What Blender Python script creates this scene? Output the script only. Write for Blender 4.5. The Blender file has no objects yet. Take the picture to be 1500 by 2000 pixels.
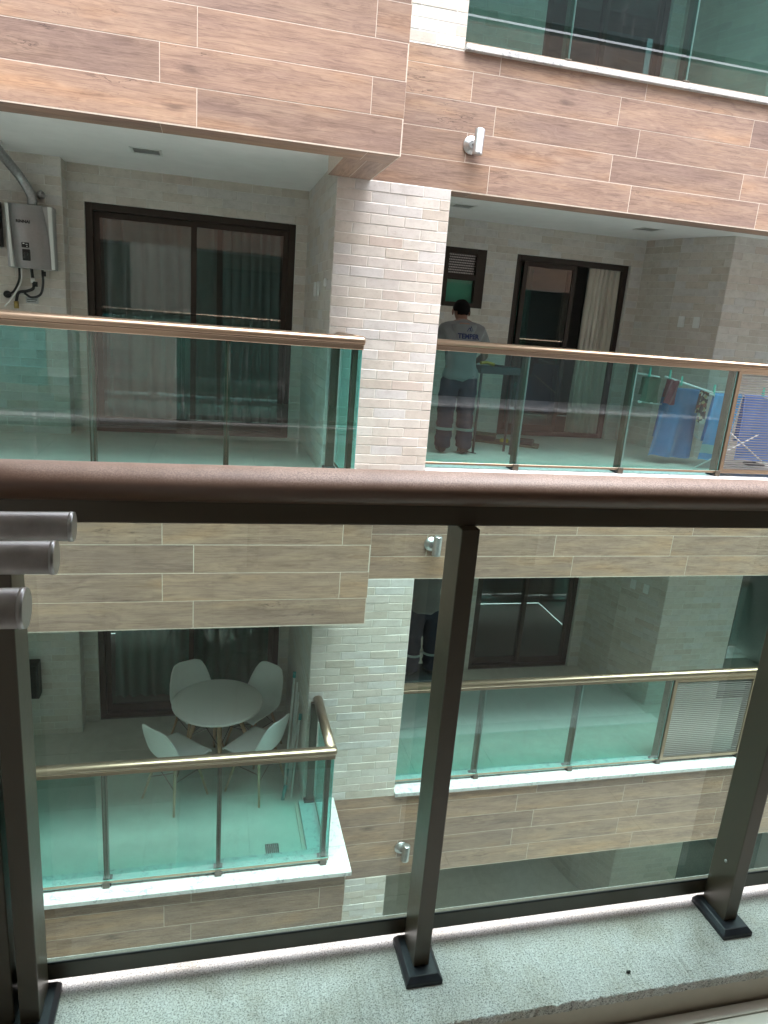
import bpy, bmesh, math, random
from mathutils import Matrix, Vector
from mathutils.bvhtree import BVHTree
random.seed(7)
sc = bpy.context.scene
col = sc.collection
R = math.radians
# ---------------------------------------------------------------- camera (world origin at the lens, z = 0 at eye height)
YAW, PITCH, ROLL, FPX = R(14.3735), R(-15.2556), R(-4.6206), 1380.67
fw = Vector((math.sin(YAW) * math.cos(PITCH), math.cos(YAW) * math.cos(PITCH), math.sin(PITCH)))
rt = Vector((math.cos(YAW), -math.sin(YAW), 0))
dn = fw.cross(rt)
rt2 = rt * math.cos(ROLL) + dn * math.sin(ROLL)
dn2 = -rt * math.sin(ROLL) + dn * math.cos(ROLL)
cam = bpy.data.objects.new('camera', bpy.data.cameras.new('camera'))
col.objects.link(cam)
cam.matrix_world = Matrix(((rt2.x, -dn2.x, -fw.x, 0), (rt2.y, -dn2.y, -fw.y, 0), (rt2.z, -dn2.z, -fw.z, 0), (0, 0, 0, 1)))
cam.data.sensor_fit = 'HORIZONTAL'
cam.data.sensor_width = 36
cam.data.lens = FPX / 1500 * 36
cam.data.clip_start = 0.05
cam.data.clip_end = 2000
sc.camera = cam
# ---------------------------------------------------------------- sky, sun, exposure
SUN_EL, SUN_AZ = R(84), R(185)          # bright cloud almost overhead
w = bpy.data.worlds.new('World'); sc.world = w; w.use_nodes = True
nt = w.node_tree
bg = nt.nodes['Background']
sky = nt.nodes.new('ShaderNodeTexSky'); sky.sky_type = 'NISHITA'; sky.sun_disc = False
sky.sun_elevation = SUN_EL; sky.sun_rotation = SUN_AZ; sky.dust_density = 4.0; sky.air_density = 1.0; sky.ozone_density = 1.0
hs = nt.nodes.new('ShaderNodeHueSaturation'); hs.inputs['Saturation'].default_value = 0.28   # cloud-grey sky
nt.links.new(sky.outputs[0], hs.inputs['Color']); nt.links.new(hs.outputs[0], bg.inputs['Color'])
bg.inputs['Strength'].default_value = 0.15
sl = bpy.data.lights.new('sun', 'SUN'); sl.energy = 1.5; sl.angle = R(60); sl.color = (1.0, 0.968, 0.955)
sun = bpy.data.objects.new('sun', sl); col.objects.link(sun)
sd = Vector((math.sin(SUN_AZ) * math.cos(SUN_EL), math.cos(SUN_AZ) * math.cos(SUN_EL), math.sin(SUN_EL)))
sun.rotation_euler = sd.to_track_quat('Z', 'Y').to_euler()
sun.location = (0, 2, 30)
vs = sc.view_settings
vs.view_transform = 'Standard'; vs.look = 'None'; vs.gamma = 1; vs.exposure = 2.75; vs.use_curve_mapping = False
sc.render.engine = 'CYCLES'
cy = sc.cycles
cy.max_bounces = 10; cy.diffuse_bounces = 5; cy.glossy_bounces = 4; cy.transmission_bounces = 4; cy.transparent_max_bounces = 20
cy.caustics_reflective = False; cy.caustics_refractive = False
cy.use_denoising = True; cy.sample_clamp_indirect = 6.0
try: cy.denoiser = 'OPENIMAGEDENOISE'
except Exception: pass

# ---------------------------------------------------------------- materials
class NT:
    def __init__(s, name):
        s.m = bpy.data.materials.new(name); s.m.use_nodes = True
        s.t = s.m.node_tree; s.t.nodes.clear()
        s.out = s.t.nodes.new('ShaderNodeOutputMaterial')
    def n(s, kind, **kw):
        d = s.t.nodes.new('ShaderNode' + kind)
        for k, v in kw.items():
            if k[0] == '_': setattr(d, k[1:], v)
            else: s.put(d.inputs[k.replace('_', ' ')] if not k.startswith('i') or not k[1:].isdigit() else d.inputs[int(k[1:])], v)
        return d
    def put(s, sock, v):
        if isinstance(v, bpy.types.NodeSocket): s.t.links.new(v, sock)
        else: sock.default_value = v
    def ramp(s, fac, stops, interp='LINEAR'):
        d = s.t.nodes.new('ShaderNodeValToRGB'); s.t.links.new(fac, d.inputs[0])
        d.color_ramp.interpolation = interp
        e = d.color_ramp.elements
        while len(e) < len(stops): e.new(0.5)
        for q, (p, c) in zip(e, stops): q.position = p; q.color = (*c, 1) if len(c) == 3 else c
        return d.outputs[0]
    def mix(s, fac, a, b, blend='MIX'):
        d = s.t.nodes.new('ShaderNodeMix'); d.data_type = 'RGBA'; d.blend_type = blend
        s.put(d.inputs[0], fac)
        for sock, v in ((d.inputs[6], a), (d.inputs[7], b)):
            s.put(sock, v if isinstance(v, bpy.types.NodeSocket) else ((*v, 1) if len(v) == 3 else v))
        return d.outputs[2]
    def math(s, op, a, b=0.0, c=0.0):
        d = s.t.nodes.new('ShaderNodeMath'); d.operation = op
        s.put(d.inputs[0], a); s.put(d.inputs[1], b); s.put(d.inputs[2], c)
        return d.outputs[0]
    def coords(s, scale=(1, 1, 1), rand=0.0, world=False):
        tc = s.n('TexCoord')
        src = tc.outputs['Object']
        if world:
            src = s.n('NewGeometry').outputs['Position']
        mp = s.n('Mapping'); mp.inputs['Scale'].default_value = scale
        s.t.links.new(src, mp.inputs['Vector'])
        if rand:
            oi = s.n('ObjectInfo')
            cx = s.n('CombineXYZ')
            s.put(cx.inputs[0], s.math('MULTIPLY', oi.outputs['Random'], rand)); s.put(cx.inputs[1], s.math('MULTIPLY', oi.outputs['Random'], rand * 0.37)); s.put(cx.inputs[2], s.math('MULTIPLY', oi.outputs['Random'], rand * 1.9))
            s.t.links.new(cx.outputs[0], mp.inputs['Location'])
        return mp.outputs[0]
    def noise(s, vec, scale, detail=4, rough=0.55, dist=0.0):
        return s.n('TexNoise', Vector=vec, Scale=scale, Detail=detail, Roughness=rough, Distortion=dist).outputs['Fac']
    def bsdf(s, color, rough=0.5, metallic=0.0, bump=None, strength=0.2, dist=0.002, spec=0.5, **kw):
        p = s.t.nodes.new('ShaderNodeBsdfPrincipled')
        s.put(p.inputs['Base Color'], color if isinstance(color, bpy.types.NodeSocket) else (*color, 1))
        s.put(p.inputs['Roughness'], rough); s.put(p.inputs['Metallic'], metallic); s.put(p.inputs['Specular IOR Level'], spec)
        for k, v in kw.items(): s.put(p.inputs[k.replace('_', ' ')], v)
        if bump is not None:
            b = s.n('Bump', Strength=strength, Distance=dist, Height=bump)
            s.t.links.new(b.outputs[0], p.inputs['Normal'])
        s.t.links.new(p.outputs[0], s.out.inputs[0])
        return s.m

M = {}
def plain(name, color, rough=0.5, metallic=0.0, var=0.06, scale=25.0, bumpy=0.0, spec=0.5):
    k = NT(name); c = k.coords()
    n = k.noise(c, scale, 5, 0.6)
    lo = tuple(max(0, x * (1 - var * 2)) for x in color); hi = tuple(min(1, x * (1 + var * 2)) for x in color)
    cc = k.ramp(n, [(0.25, lo), (0.75, hi)])
    rr = k.math('MULTIPLY_ADD', n, 0.14, rough - 0.07)
    M[name] = k.bsdf(cc, rr, metallic, n if bumpy else None, bumpy, 0.002, spec)
    return M[name]

def wood_mat(name, scale_u=1.0, tex=False):
    k = NT(name)
    c = k.coords((1.0, 9.0, 9.0), 37.0)
    oi = k.n('ObjectInfo').outputs['Random']
    warp = k.noise(k.coords((1.2, 3.5, 3.5), 23.0), 1.6, 3, 0.6)
    cw = k.n('VectorMath', _operation='ADD'); k.put(cw.inputs[0], c)
    sc_ = k.n('VectorMath', _operation='SCALE'); k.put(sc_.inputs[0], k.n('CombineXYZ', i1=warp, i2=warp).outputs[0]); k.put(sc_.inputs['Scale'], 2.4)
    k.put(cw.inputs[1], sc_.outputs[0])
    g1 = k.noise(cw.outputs[0], 2.1, 8, 0.66, 0.5)                 # broad figure
    g2 = k.noise(k.coords((5.0, 150.0, 150.0), 11.0), 1.4, 6, 0.75, 0.2)   # fine pores
    g3 = k.noise(k.coords((0.9, 5.0, 5.0), 61.0), 1.3, 3, 0.5)     # patches
    base = k.ramp(g1, [(0.25, (0.235, 0.155, 0.118)), (0.40, (0.325, 0.222, 0.170)), (0.53, (0.385, 0.268, 0.202)), (0.72, (0.445, 0.322, 0.237))])
    fine = k.ramp(g2, [(0.30, (0.62, 0.60, 0.60)), (0.52, (1, 1, 1)), (0.75, (1.0, 1.0, 1.0))])
    g4 = k.noise(k.coords((3.2, 62.0, 62.0), 29.0), 1.0, 5, 0.7, 0.7)
    streak = k.ramp(g4, [(0.30, (0.70, 0.68, 0.68)), (0.47, (0.94, 0.93, 0.93)), (0.60, (1.02, 1.02, 1.02)), (0.74, (1.12, 1.11, 1.09))])
    c0 = k.mix(1.0, base, streak, 'MULTIPLY')
    c1 = k.mix(1.0, c0, fine, 'MULTIPLY')
    warm = k.ramp(g3, [(0.35, (0.86, 0.86, 0.92)), (0.55, (1, 1, 1)), (0.72, (1.12, 1.03, 0.90))])
    c2 = k.mix(1.0, c1, warm, 'MULTIPLY')
    # knots: sparse dark smudges
    vo = k.n('TexVoronoi', Vector=k.coords((1.25, 4.2, 4.2), 53.0), Scale=1.0, Randomness=1.0).outputs['Distance']
    knot = k.ramp(k.math('ADD', vo, k.math('MULTIPLY', g1, 0.16)), [(0.085, (1, 1, 1)), (0.19, (0, 0, 0))])
    c3 = k.mix(k.math('MULTIPLY', knot, 0.6), c2, (0.045, 0.03, 0.03))
    # long checks (dark cracks)
    cr = k.noise(k.coords((1.3, 12.0, 12.0), 71.0), 1.7, 5, 0.55, 0.9)
    crk = k.ramp(k.math('ABSOLUTE', k.math('SUBTRACT', cr, 0.5)), [(0.0, (1, 1, 1)), (0.012, (0, 0, 0))])
    crm = k.ramp(k.noise(k.coords((1.0, 2.0, 2.0), 83.0), 1.5, 2), [(0.56, (0, 0, 0)), (0.66, (1, 1, 1))])
    c4 = k.mix(k.math('MULTIPLY', k.math('MULTIPLY', crk, crm), 0.75), c3, (0.05, 0.035, 0.035))
    tone = k.ramp(oi, [(0.0, (0.84, 0.83, 0.84)), (0.5, (0.98, 0.97, 0.97)), (1.0, (1.12, 1.08, 1.03))])
    c5 = k.mix(1.0, c4, tone, 'MULTIPLY')
    M[name] = k.bsdf(c5, k.math('MULTIPLY_ADD', g2, 0.18, 0.40), 0, g2, 0.22, 0.0015, 0.45)
wood_mat('wood_tile')

def brick_mat(name):
    k = NT(name)
    oi = k.n('ObjectInfo').outputs['Random']
    c = k.coords((1, 1, 1), 19.0)
    n1 = k.noise(c, 9.0, 5, 0.62); n2 = k.noise(k.coords((1, 1.6, 1), 43.0), 38.0, 5, 0.7)
    base = k.ramp(oi, [(0.0, (0.56, 0.50, 0.44)), (0.22, (0.62, 0.57, 0.515)), (0.45, (0.65, 0.615, 0.575)), (0.62, (0.61, 0.545, 0.49)), (0.80, (0.635, 0.61, 0.595)), (0.95, (0.60, 0.575, 0.555)), (1.0, (0.57, 0.485, 0.43))])
    mot = k.ramp(n1, [(0.28, (0.86, 0.845, 0.84)), (0.52, (1, 1, 1)), (0.78, (1.07, 1.06, 1.055))])
    c1 = k.mix(1.0, base, mot, 'MULTIPLY')
    spk = k.ramp(n2, [(0.30, (0.80, 0.78, 0.76)), (0.46, (1, 1, 1))])
    c2 = k.mix(0.7, c1, spk, 'MULTIPLY')
    M[name] = k.bsdf(c2, k.math('MULTIPLY_ADD', n1, 0.25, 0.34), 0, n1, 0.35, 0.004, 0.4)
brick_mat('brick')
def brick_sheet(name):      # brickwork too far or only seen mirrored: pieces as a pattern
    k = NT(name)
    pos = k.n('NewGeometry').outputs['Position']
    sx = k.n('SeparateXYZ', Vector=pos)
    cx = k.n('CombineXYZ', i0=k.math('ADD', sx.outputs[0], sx.outputs[1]), i1=sx.outputs[2])
    b = k.n('TexBrick', Vector=cx.outputs[0], Scale=1.0)
    b.inputs['Color1'].default_value = (0.56, 0.50, 0.42, 1); b.inputs['Color2'].default_value = (0.47, 0.42, 0.36, 1); b.inputs['Mortar'].default_value = (0.55, 0.52, 0.46, 1)
    b.inputs['Mortar Size'].default_value = 0.003; b.inputs['Brick Width'].default_value = 0.26; b.inputs['Row Height'].default_value = 0.075
    n = k.noise(pos, 6.0, 4)
    c = k.mix(0.5, b.outputs['Color'], k.ramp(n, [(0.3, (0.75, 0.74, 0.73)), (0.7, (1, 1, 1))]), 'MULTIPLY')
    M[name] = k.bsdf(c, 0.5, 0, b.outputs['Fac'], 0.2, 0.002)
brick_sheet('brick_sheet')
plain('grout', (0.68, 0.66, 0.62), 0.85, var=0.08, scale=40)
plain('wood_grout', (0.62, 0.54, 0.465), 0.8, var=0.08, scale=60)
plain('ceiling_paint', (0.90, 0.90, 0.90), 0.75, var=0.02, scale=6, bumpy=0.03)
plain('white_wall', (0.62, 0.61, 0.58), 0.8, var=0.04, scale=5)
plain('floor_tile', (0.62, 0.585, 0.525), 0.30, var=0.05, scale=7)
plain('floor_grout', (0.40, 0.37, 0.32), 0.9)
plain('riser_tile', (0.46, 0.40, 0.33), 0.45, var=0.05, scale=12)
plain('plastic_white', (0.78, 0.79, 0.78), 0.35, var=0.02)
plain('chair_shell', (0.80, 0.81, 0.80), 0.38, var=0.02, scale=8)
plain('table_white', (0.78, 0.77, 0.75), 0.30, var=0.008, scale=4)
plain('black_plastic', (0.012, 0.012, 0.014), 0.4, var=0.1)
plain('rubber', (0.02, 0.02, 0.022), 0.75, var=0.15)
plain('base_cover', (0.012, 0.014, 0.020), 0.42, var=0.15, scale=60)
plain('door_frame', (0.030, 0.020, 0.015), 0.42, 0.25, var=0.1, scale=30)
plain('galvanised', (0.42, 0.43, 0.44), 0.42, 0.85, var=0.14, scale=45, bumpy=0.1)
plain('aluminium', (0.52, 0.53, 0.54), 0.34, 0.95, var=0.06, scale=60)
plain('dark_metal', (0.055, 0.055, 0.06), 0.4, 0.6, var=0.15)
plain('grey_metal', (0.42, 0.40, 0.40), 0.42, 0.75, var=0.12, scale=40)
plain('heater_front', (0.30, 0.295, 0.30), 0.36, 0.55, var=0.03, scale=50)
plain('heater_side', (0.42, 0.42, 0.43), 0.4, 0.3, var=0.03)
plain('brass', (0.45, 0.33, 0.12), 0.4, 0.8, var=0.1)
plain('teal_plastic', (0.02, 0.33, 0.34), 0.4, var=0.04)
plain('peg_green', (0.12, 0.55, 0.45), 0.4, var=0.04)
plain('white_tube', (0.72, 0.73, 0.73), 0.35, 0.1, var=0.04)
plain('beech', (0.46, 0.29, 0.16), 0.5, var=0.15, scale=14)
plain('skin', (0.22, 0.105, 0.07), 0.55, var=0.05, scale=20)
plain('hair', (0.006, 0.005, 0.005), 0.85, var=0.3, scale=120, bumpy=0.9, spec=0.12)
plain('tool_yellow', (0.55, 0.36, 0.03), 0.5, var=0.1)
plain('tool_board', (0.16, 0.115, 0.075), 0.7, var=0.25, scale=18)
plain('bench_top', (0.03, 0.045, 0.05), 0.55, var=0.2)
plain('concrete', (0.33, 0.32, 0.30), 0.9, var=0.12, scale=3)
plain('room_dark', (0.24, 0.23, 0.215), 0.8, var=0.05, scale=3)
plain('facade_dark', (0.07, 0.10, 0.10), 0.35, var=0.1, scale=2)  # chosen dark so unseen walls mirror darkly in the top right glass
plain('debris', (0.02, 0.018, 0.015), 0.8)

def cloth(name, color, weave=220.0, var=0.10, sheen=0.3):
    k = NT(name); c = k.coords()
    n1 = k.noise(c, 5.0, 4, 0.6); n2 = k.noise(c, weave, 3, 0.7)
    cc = k.ramp(n1, [(0.25, tuple(x * (1 - var) for x in color)), (0.75, tuple(min(1, x * (1 + var)) for x in color))])
    M[name] = k.bsdf(cc, 0.9, 0, n2, 0.4, 0.002, 0.2, Sheen_Weight=sheen)
cloth('shirt_grey', (0.15, 0.15, 0.148), var=0.2); cloth('trouser_navy', (0.016, 0.019, 0.034), var=0.35, sheen=0.0); cloth('boot_black', (0.018, 0.016, 0.015))
cloth('band_grey', (0.55, 0.56, 0.56)); cloth('print_navy', (0.015, 0.02, 0.07))
cloth('towel_blue', (0.07, 0.27, 0.54), 320); cloth('towel_sky', (0.08, 0.40, 0.74), 320); cloth('towel_band', (0.40, 0.62, 0.62)); cloth('towel_violet', (0.15, 0.28, 0.64), 320)
cloth('cloth_green', (0.16, 0.24, 0.17)); cloth('cloth_wine', (0.20, 0.035, 0.06)); cloth('towel_teal', (0.05, 0.42, 0.46)); cloth('cloth_pale', (0.62, 0.66, 0.62))
cloth('curtain', (0.62, 0.57, 0.50), 160, 0.05); cloth('curtain_grey', (0.40, 0.44, 0.45), 160, 0.06); cloth('curtain_green', (0.20, 0.42, 0.36), 160, 0.06)
k = NT('cloth_print'); v = k.n('TexVoronoi', Vector=k.coords(), Scale=34.0); 
M['cloth_print'] = k.bsdf(k.ramp(k.n('SeparateColor', Color=v.outputs['Color']).outputs[0], [(0.0, (0.03, 0.03, 0.05)), (0.3, (0.55, 0.45, 0.25)), (0.5, (0.05, 0.05, 0.06)), (0.7, (0.6, 0.6, 0.55)), (0.9, (0.3, 0.08, 0.06))], 'CONSTANT'), 0.9)

def metal_bronze(name, color, rough, dusty):
    k = NT(name); c = k.coords()
    n = k.noise(c, 60.0, 4, 0.6); d = k.noise(c, 330.0, 3, 0.7); d2 = k.noise(c, 14.0, 4, 0.6)
    nz = k.n('SeparateXYZ', Vector=k.n('NewGeometry').outputs['Normal']).outputs[2]
    up = k.ramp(nz, [(0.35, (0, 0, 0)), (0.85, (1, 1, 1))])
    dust = k.math('MULTIPLY', k.math('MULTIPLY', up, k.ramp(d, [(0.42, (0, 0, 0)), (0.62, (1, 1, 1))])), k.math('MULTIPLY', k.ramp(d2, [(0.3, (0.25, 0.25, 0.25)), (0.7, (1, 1, 1))]), dusty))
    cc = k.mix(k.math('MULTIPLY', n, 0.25), color, tuple(x * 0.75 for x in color))
    c2 = k.mix(dust, cc, (0.50, 0.42, 0.38))
    met = k.math('SUBTRACT', 0.92, k.math('MULTIPLY', dust, 0.9))
    rr = k.math('ADD', k.math('MULTIPLY_ADD', n, 0.10, rough - 0.05), k.math('MULTIPLY', dust, 0.5))
    M[name] = k.bsdf(c2, rr, met)
metal_bronze('bronze', (0.34, 0.255, 0.185), 0.30, 0.06)
metal_bronze('bronze_rail', (0.27, 0.185, 0.15), 0.34, 0.55)

def paint_bronze(name, color, rough, dusty):
    k = NT(name); c = k.coords()
    n = k.noise(c, 60.0, 4, 0.6); d = k.noise(c, 380.0, 3, 0.7); d2 = k.noise(c, 14.0, 4, 0.6)
    nz = k.n('SeparateXYZ', Vector=k.n('NewGeometry').outputs['Normal']).outputs[2]
    up = k.ramp(nz, [(0.30, (0, 0, 0)), (0.90, (1, 1, 1))])
    dust = k.math('MULTIPLY', k.math('MULTIPLY', up, k.ramp(d, [(0.40, (0.2, 0.2, 0.2)), (0.62, (1, 1, 1))])), k.math('MULTIPLY', k.ramp(d2, [(0.3, (0.45, 0.45, 0.45)), (0.7, (1, 1, 1))]), dusty))
    c2 = k.mix(dust, k.mix(k.math('MULTIPLY', n, 0.3), color, tuple(x * 0.7 for x in color)), (0.47, 0.35, 0.29))
    M[name] = k.bsdf(c2, k.math('ADD', k.math('MULTIPLY_ADD', n, 0.08, rough - 0.04), k.math('MULTIPLY', dust, 0.3)), 0.0, d, 0.05, 0.0005, 0.7)
paint_bronze('bronze_dark', (0.060, 0.045, 0.028), 0.32, 0.12)
paint_bronze('bronze_near', (0.120, 0.066, 0.042), 0.40, 0.90)
paint_bronze('louvre_grey', (0.20, 0.185, 0.175), 0.4, 0.1)

def glass_mat(name, tint, ior=1.55, dirt=0.02, rough=0.0):
    k = NT(name)
    tr = k.n('BsdfTransparent', Color=(*tint, 1)); gl = k.n('BsdfGlossy', Color=(1, 1, 1, 1), Roughness=rough)
    fr = k.n('Fresnel', IOR=ior).outputs[0]
    front = k.math('SUBTRACT', 1.0, k.n('NewGeometry').outputs['Backfacing'])
    a = k.n('MixShader', i0=k.math('MULTIPLY', fr, front), i1=tr.outputs[0], i2=gl.outputs[0])
    n1 = k.noise(k.coords(), 7.0, 4, 0.6); n2 = k.noise(k.coords(), 150.0, 3, 0.75)
    sp = k.math('MULTIPLY', k.ramp(n2, [(0.60, (0, 0, 0)), (0.72, (1, 1, 1))]), k.ramp(n1, [(0.44, (0, 0, 0)), (0.66, (1, 1, 1))]))
    dr = k.noise(k.coords((55.0, 55.0, 1.6)), 1.0, 4, 0.65)          # vertical drip marks and wiped smears
    sm_ = k.noise(k.coords((3.0, 3.0, 1.2)), 2.2, 5, 0.6, 1.5)
    drip = k.math('MULTIPLY', k.ramp(dr, [(0.54, (0, 0, 0)), (0.74, (1, 1, 1))]), k.ramp(sm_, [(0.42, (0, 0, 0)), (0.70, (1, 1, 1))]))
    dd = k.math('ADD', k.math('ADD', k.math('MULTIPLY', sp, dirt * 6), dirt * 0.5), k.math('MULTIPLY', drip, dirt * 5))
    df = k.n('BsdfDiffuse', Color=(0.7, 0.72, 0.7, 1))
    b = k.n('MixShader', i0=k.math('MULTIPLY', dd, front), i1=a.outputs[0], i2=df.outputs[0])
    k.t.links.new(b.outputs[0], k.out.inputs[0])
    M[name] = k.m
glass_mat('rail_glass', (0.625, 0.888, 0.862), 2.05, 0.016)
glass_mat('near_glass', (0.812, 0.958, 0.928), 1.75, 0.018)
glass_mat('door_glass', (0.66, 0.735, 0.725), 1.75, 0.010)
glass_mat('deep_glass', (0.45, 0.71, 0.68), 1.95, 0.010)
glass_mat('dark_glass', (0.26, 0.37, 0.36), 1.75, 0.010)  # darker copy of the door glass, shade of the top room put into its tint
glass_mat('clear_glass', (0.78, 0.92, 0.86), 1.55, 0.012)
k = NT('glass_edge'); M['glass_edge'] = k.bsdf((0.06, 0.20, 0.19), 0.25, 0, spec=0.6)
k = NT('glass_edge_pale'); M['glass_edge_pale'] = k.bsdf((0.32, 0.52, 0.50), 0.3, 0, spec=0.6)

k = NT('marble'); c = k.coords(world=True)
n1 = k.noise(c, 5.5, 7, 0.66, 1.4); n2 = k.noise(c, 130.0, 3, 0.7); n3 = k.noise(c, 22.0, 5, 0.6)
vein = k.ramp(k.math('ABSOLUTE', k.math('SUBTRACT', n1, 0.5)), [(0.0, (1, 1, 1)), (0.05, (0, 0, 0))])
vm = k.math('MULTIPLY', vein, k.ramp(n3, [(0.45, (0, 0, 0)), (0.62, (1, 1, 1))]))
cc = k.mix(k.math('MULTIPLY', vm, 0.85), k.ramp(n2, [(0.3, (0.47, 0.48, 0.48)), (0.6, (0.59, 0.59, 0.585))]), (0.19, 0.20, 0.22))
M['marble'] = k.bsdf(cc, 0.35)
k = NT('granite'); c = k.coords(world=True)
n1 = k.noise(c, 300.0, 3, 0.75); n2 = k.noise(c, 190.0, 3, 0.75); n3 = k.noise(c, 3.0, 4, 0.6); n4 = k.noise(c, 9.0, 5, 0.65)
c1 = k.ramp(n1, [(0.34, (0.10, 0.097, 0.095)), (0.43, (0.33, 0.32, 0.31)), (0.54, (0.54, 0.525, 0.51)), (0.72, (0.68, 0.66, 0.645))])
c2 = k.mix(k.ramp(n2, [(0.31, (1, 1, 1)), (0.36, (0, 0, 0))]), c1, (0.07, 0.068, 0.066))
st = k.mix(1.0, k.ramp(n4, [(0.42, (1, 1, 1)), (0.72, (0.78, 0.735, 0.64))]), k.ramp(k.noise(c, 4.5, 6, 0.7, 0.8), [(0.36, (0.72, 0.70, 0.66)), (0.52, (1, 1, 1))]), 'MULTIPLY')
M['granite'] = k.bsdf(k.mix(0.8, c2, st, 'MULTIPLY'), k.math('MULTIPLY_ADD', n1, 0.2, 0.32), 0, n1, 0.08, 0.001)

# ---------------------------------------------------------------- object helpers
WM = {}
def thing(name, label, cat, loc=(0, 0, 0), group=None):
    o = bpy.data.objects.new(name, None); col.objects.link(o)
    o.location = loc; o.empty_display_size = 0.1
    WM[o.name] = Matrix.Translation(loc)
    o['label'] = label; o['category'] = cat; o['kind'] = 'thing'
    if group: o['group'] = group
    return o
def obj(name, me, mat=None, parent=None, mw=None):
    o = bpy.data.objects.new(name, me); col.objects.link(o)
    mw = mw if mw is not None else Matrix.Identity(4)
    if mat is not None and len(me.materials) == 0:
        for m in (mat if isinstance(mat, (list, tuple)) else [mat]): me.materials.append(M[m])
    o.matrix_world = mw
    if parent is not None:
        o.parent = parent; o.matrix_parent_inverse = WM[parent.name].inverted(); o.matrix_basis = mw
    WM[o.name] = mw
    return o
def tag(o, label, cat=None, group=None, kind=None):
    if label: o['label'] = label
    if cat: o['category'] = cat; o['kind'] = 'thing'
    if group: o['group'] = group
    if kind: o['kind'] = kind
    return o
def me_from(bm, name, smooth=False):
    me = bpy.data.meshes.new(name); bm.to_mesh(me); bm.free()
    if smooth:
        for p in me.polygons: p.use_smooth = True
    return me
def bx(bm, x0, x1, y0, y1, z0, z1, mi=0):
    v = [bm.verts.new(p) for p in ((x0, y0, z0), (x1, y0, z0), (x1, y1, z0), (x0, y1, z0), (x0, y0, z1), (x1, y0, z1), (x1, y1, z1), (x0, y1, z1))]
    fs = []
    for q in ((3, 2, 1, 0), (4, 5, 6, 7), (0, 1, 5, 4), (1, 2, 6, 5), (2, 3, 7, 6), (3, 0, 4, 7)):
        f = bm.faces.new([v[i] for i in q]); f.material_index = mi; fs.append(f)
    return v, fs
def box(name, x0, x1, y0, y1, z0, z1, mat, parent=None, bevel=0.0, seg=2):
    bm = bmesh.new(); bx(bm, x0, x1, y0, y1, z0, z1)
    if bevel: bmesh.ops.bevel(bm, geom=bm.edges[:], offset=bevel, segments=seg, affect='EDGES', profile=0.6)
    return obj(name, me_from(bm, name), mat, parent)
def boxes(name, lst, mat, parent=None, bevel=0.0):
    bm = bmesh.new()
    for b in lst: bx(bm, *b)
    if bevel: bmesh.ops.bevel(bm, geom=bm.edges[:], offset=bevel, segments=1, affect='EDGES')
    return obj(name, me_from(bm, name), mat, parent)
def glass_pane(name, x0, x1, y0, y1, z0, z1, parent, mat='rail_glass', edge='glass_edge_pale'):
    bm = bmesh.new(); v, fs = bx(bm, x0, x1, y0, y1, z0, z1)
    thin_x = (x1 - x0) < (y1 - y0)
    for f in fs:
        n = f.normal if f.normal.length else None
        f.normal_update(); n = f.normal
        big = abs(n.x) > 0.5 if thin_x else abs(n.y) > 0.5
        f.material_index = 0 if big else 1
    return obj(name, me_from(bm, name), [mat, edge], parent)
def sweep(bm, pts, rad, seg=10, closed_ends=True, ellipse=None, mi=0):
    """tube along pts; rad may be a list; ellipse=(side, up) radii for straight runs"""
    n = len(pts); pts = [Vector(p) for p in pts]; rings = []
    up0 = Vector((0, 0, 1))
    for i, p in enumerate(pts):
        d = (pts[min(i + 1, n - 1)] - pts[max(i - 1, 0)]).normalized()
        u = up0 if abs(d.dot(up0)) < 0.95 else Vector((0, 1, 0))
        s = d.cross(u).normalized(); u = s.cross(d).normalized()
        r = rad[i] if isinstance(rad, (list, tuple)) else rad
        es, eu = ellipse if ellipse else (1, 1)
        rings.append([bm.verts.new(p + s * (r * es * math.cos(2 * math.pi * k / seg)) + u * (r * eu * math.sin(2 * math.pi * k / seg))) for k in range(seg)])
    for a, b in zip(rings, rings[1:]):
        for k in range(seg):
            f = bm.faces.new((a[k], a[(k + 1) % seg], b[(k + 1) % seg], b[k])); f.smooth = True; f.material_index = mi
    if closed_ends:
        f = bm.faces.new(rings[0][::-1]); f.material_index = mi
        f = bm.faces.new(rings[-1]); f.material_index = mi
    return rings
def tube(name, pts, rad, mat, parent=None, seg=10, ellipse=None):
    bm = bmesh.new(); sweep(bm, pts, rad, seg, True, ellipse)
    bmesh.ops.recalc_face_normals(bm, faces=bm.faces[:])
    return obj(name, me_from(bm, name), mat, parent)
def curve_pts(ctrl, n=8):
    """Catmull-Rom through ctrl"""
    P = [Vector(c) for c in ctrl]; P = [2 * P[0] - P[1]] + P + [2 * P[-1] - P[-2]]; out = []
    for i in range(1, len(P) - 2):
        for k in range(n):
            t = k / n; a, b, c, d = P[i - 1], P[i], P[i + 1], P[i + 2]
            out.append(0.5 * ((2 * b) + (c - a) * t + (2 * a - 5 * b + 4 * c - d) * t * t + (3 * b - a - 3 * c + d) * t ** 3))
    out.append(P[-2]); return out
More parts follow.
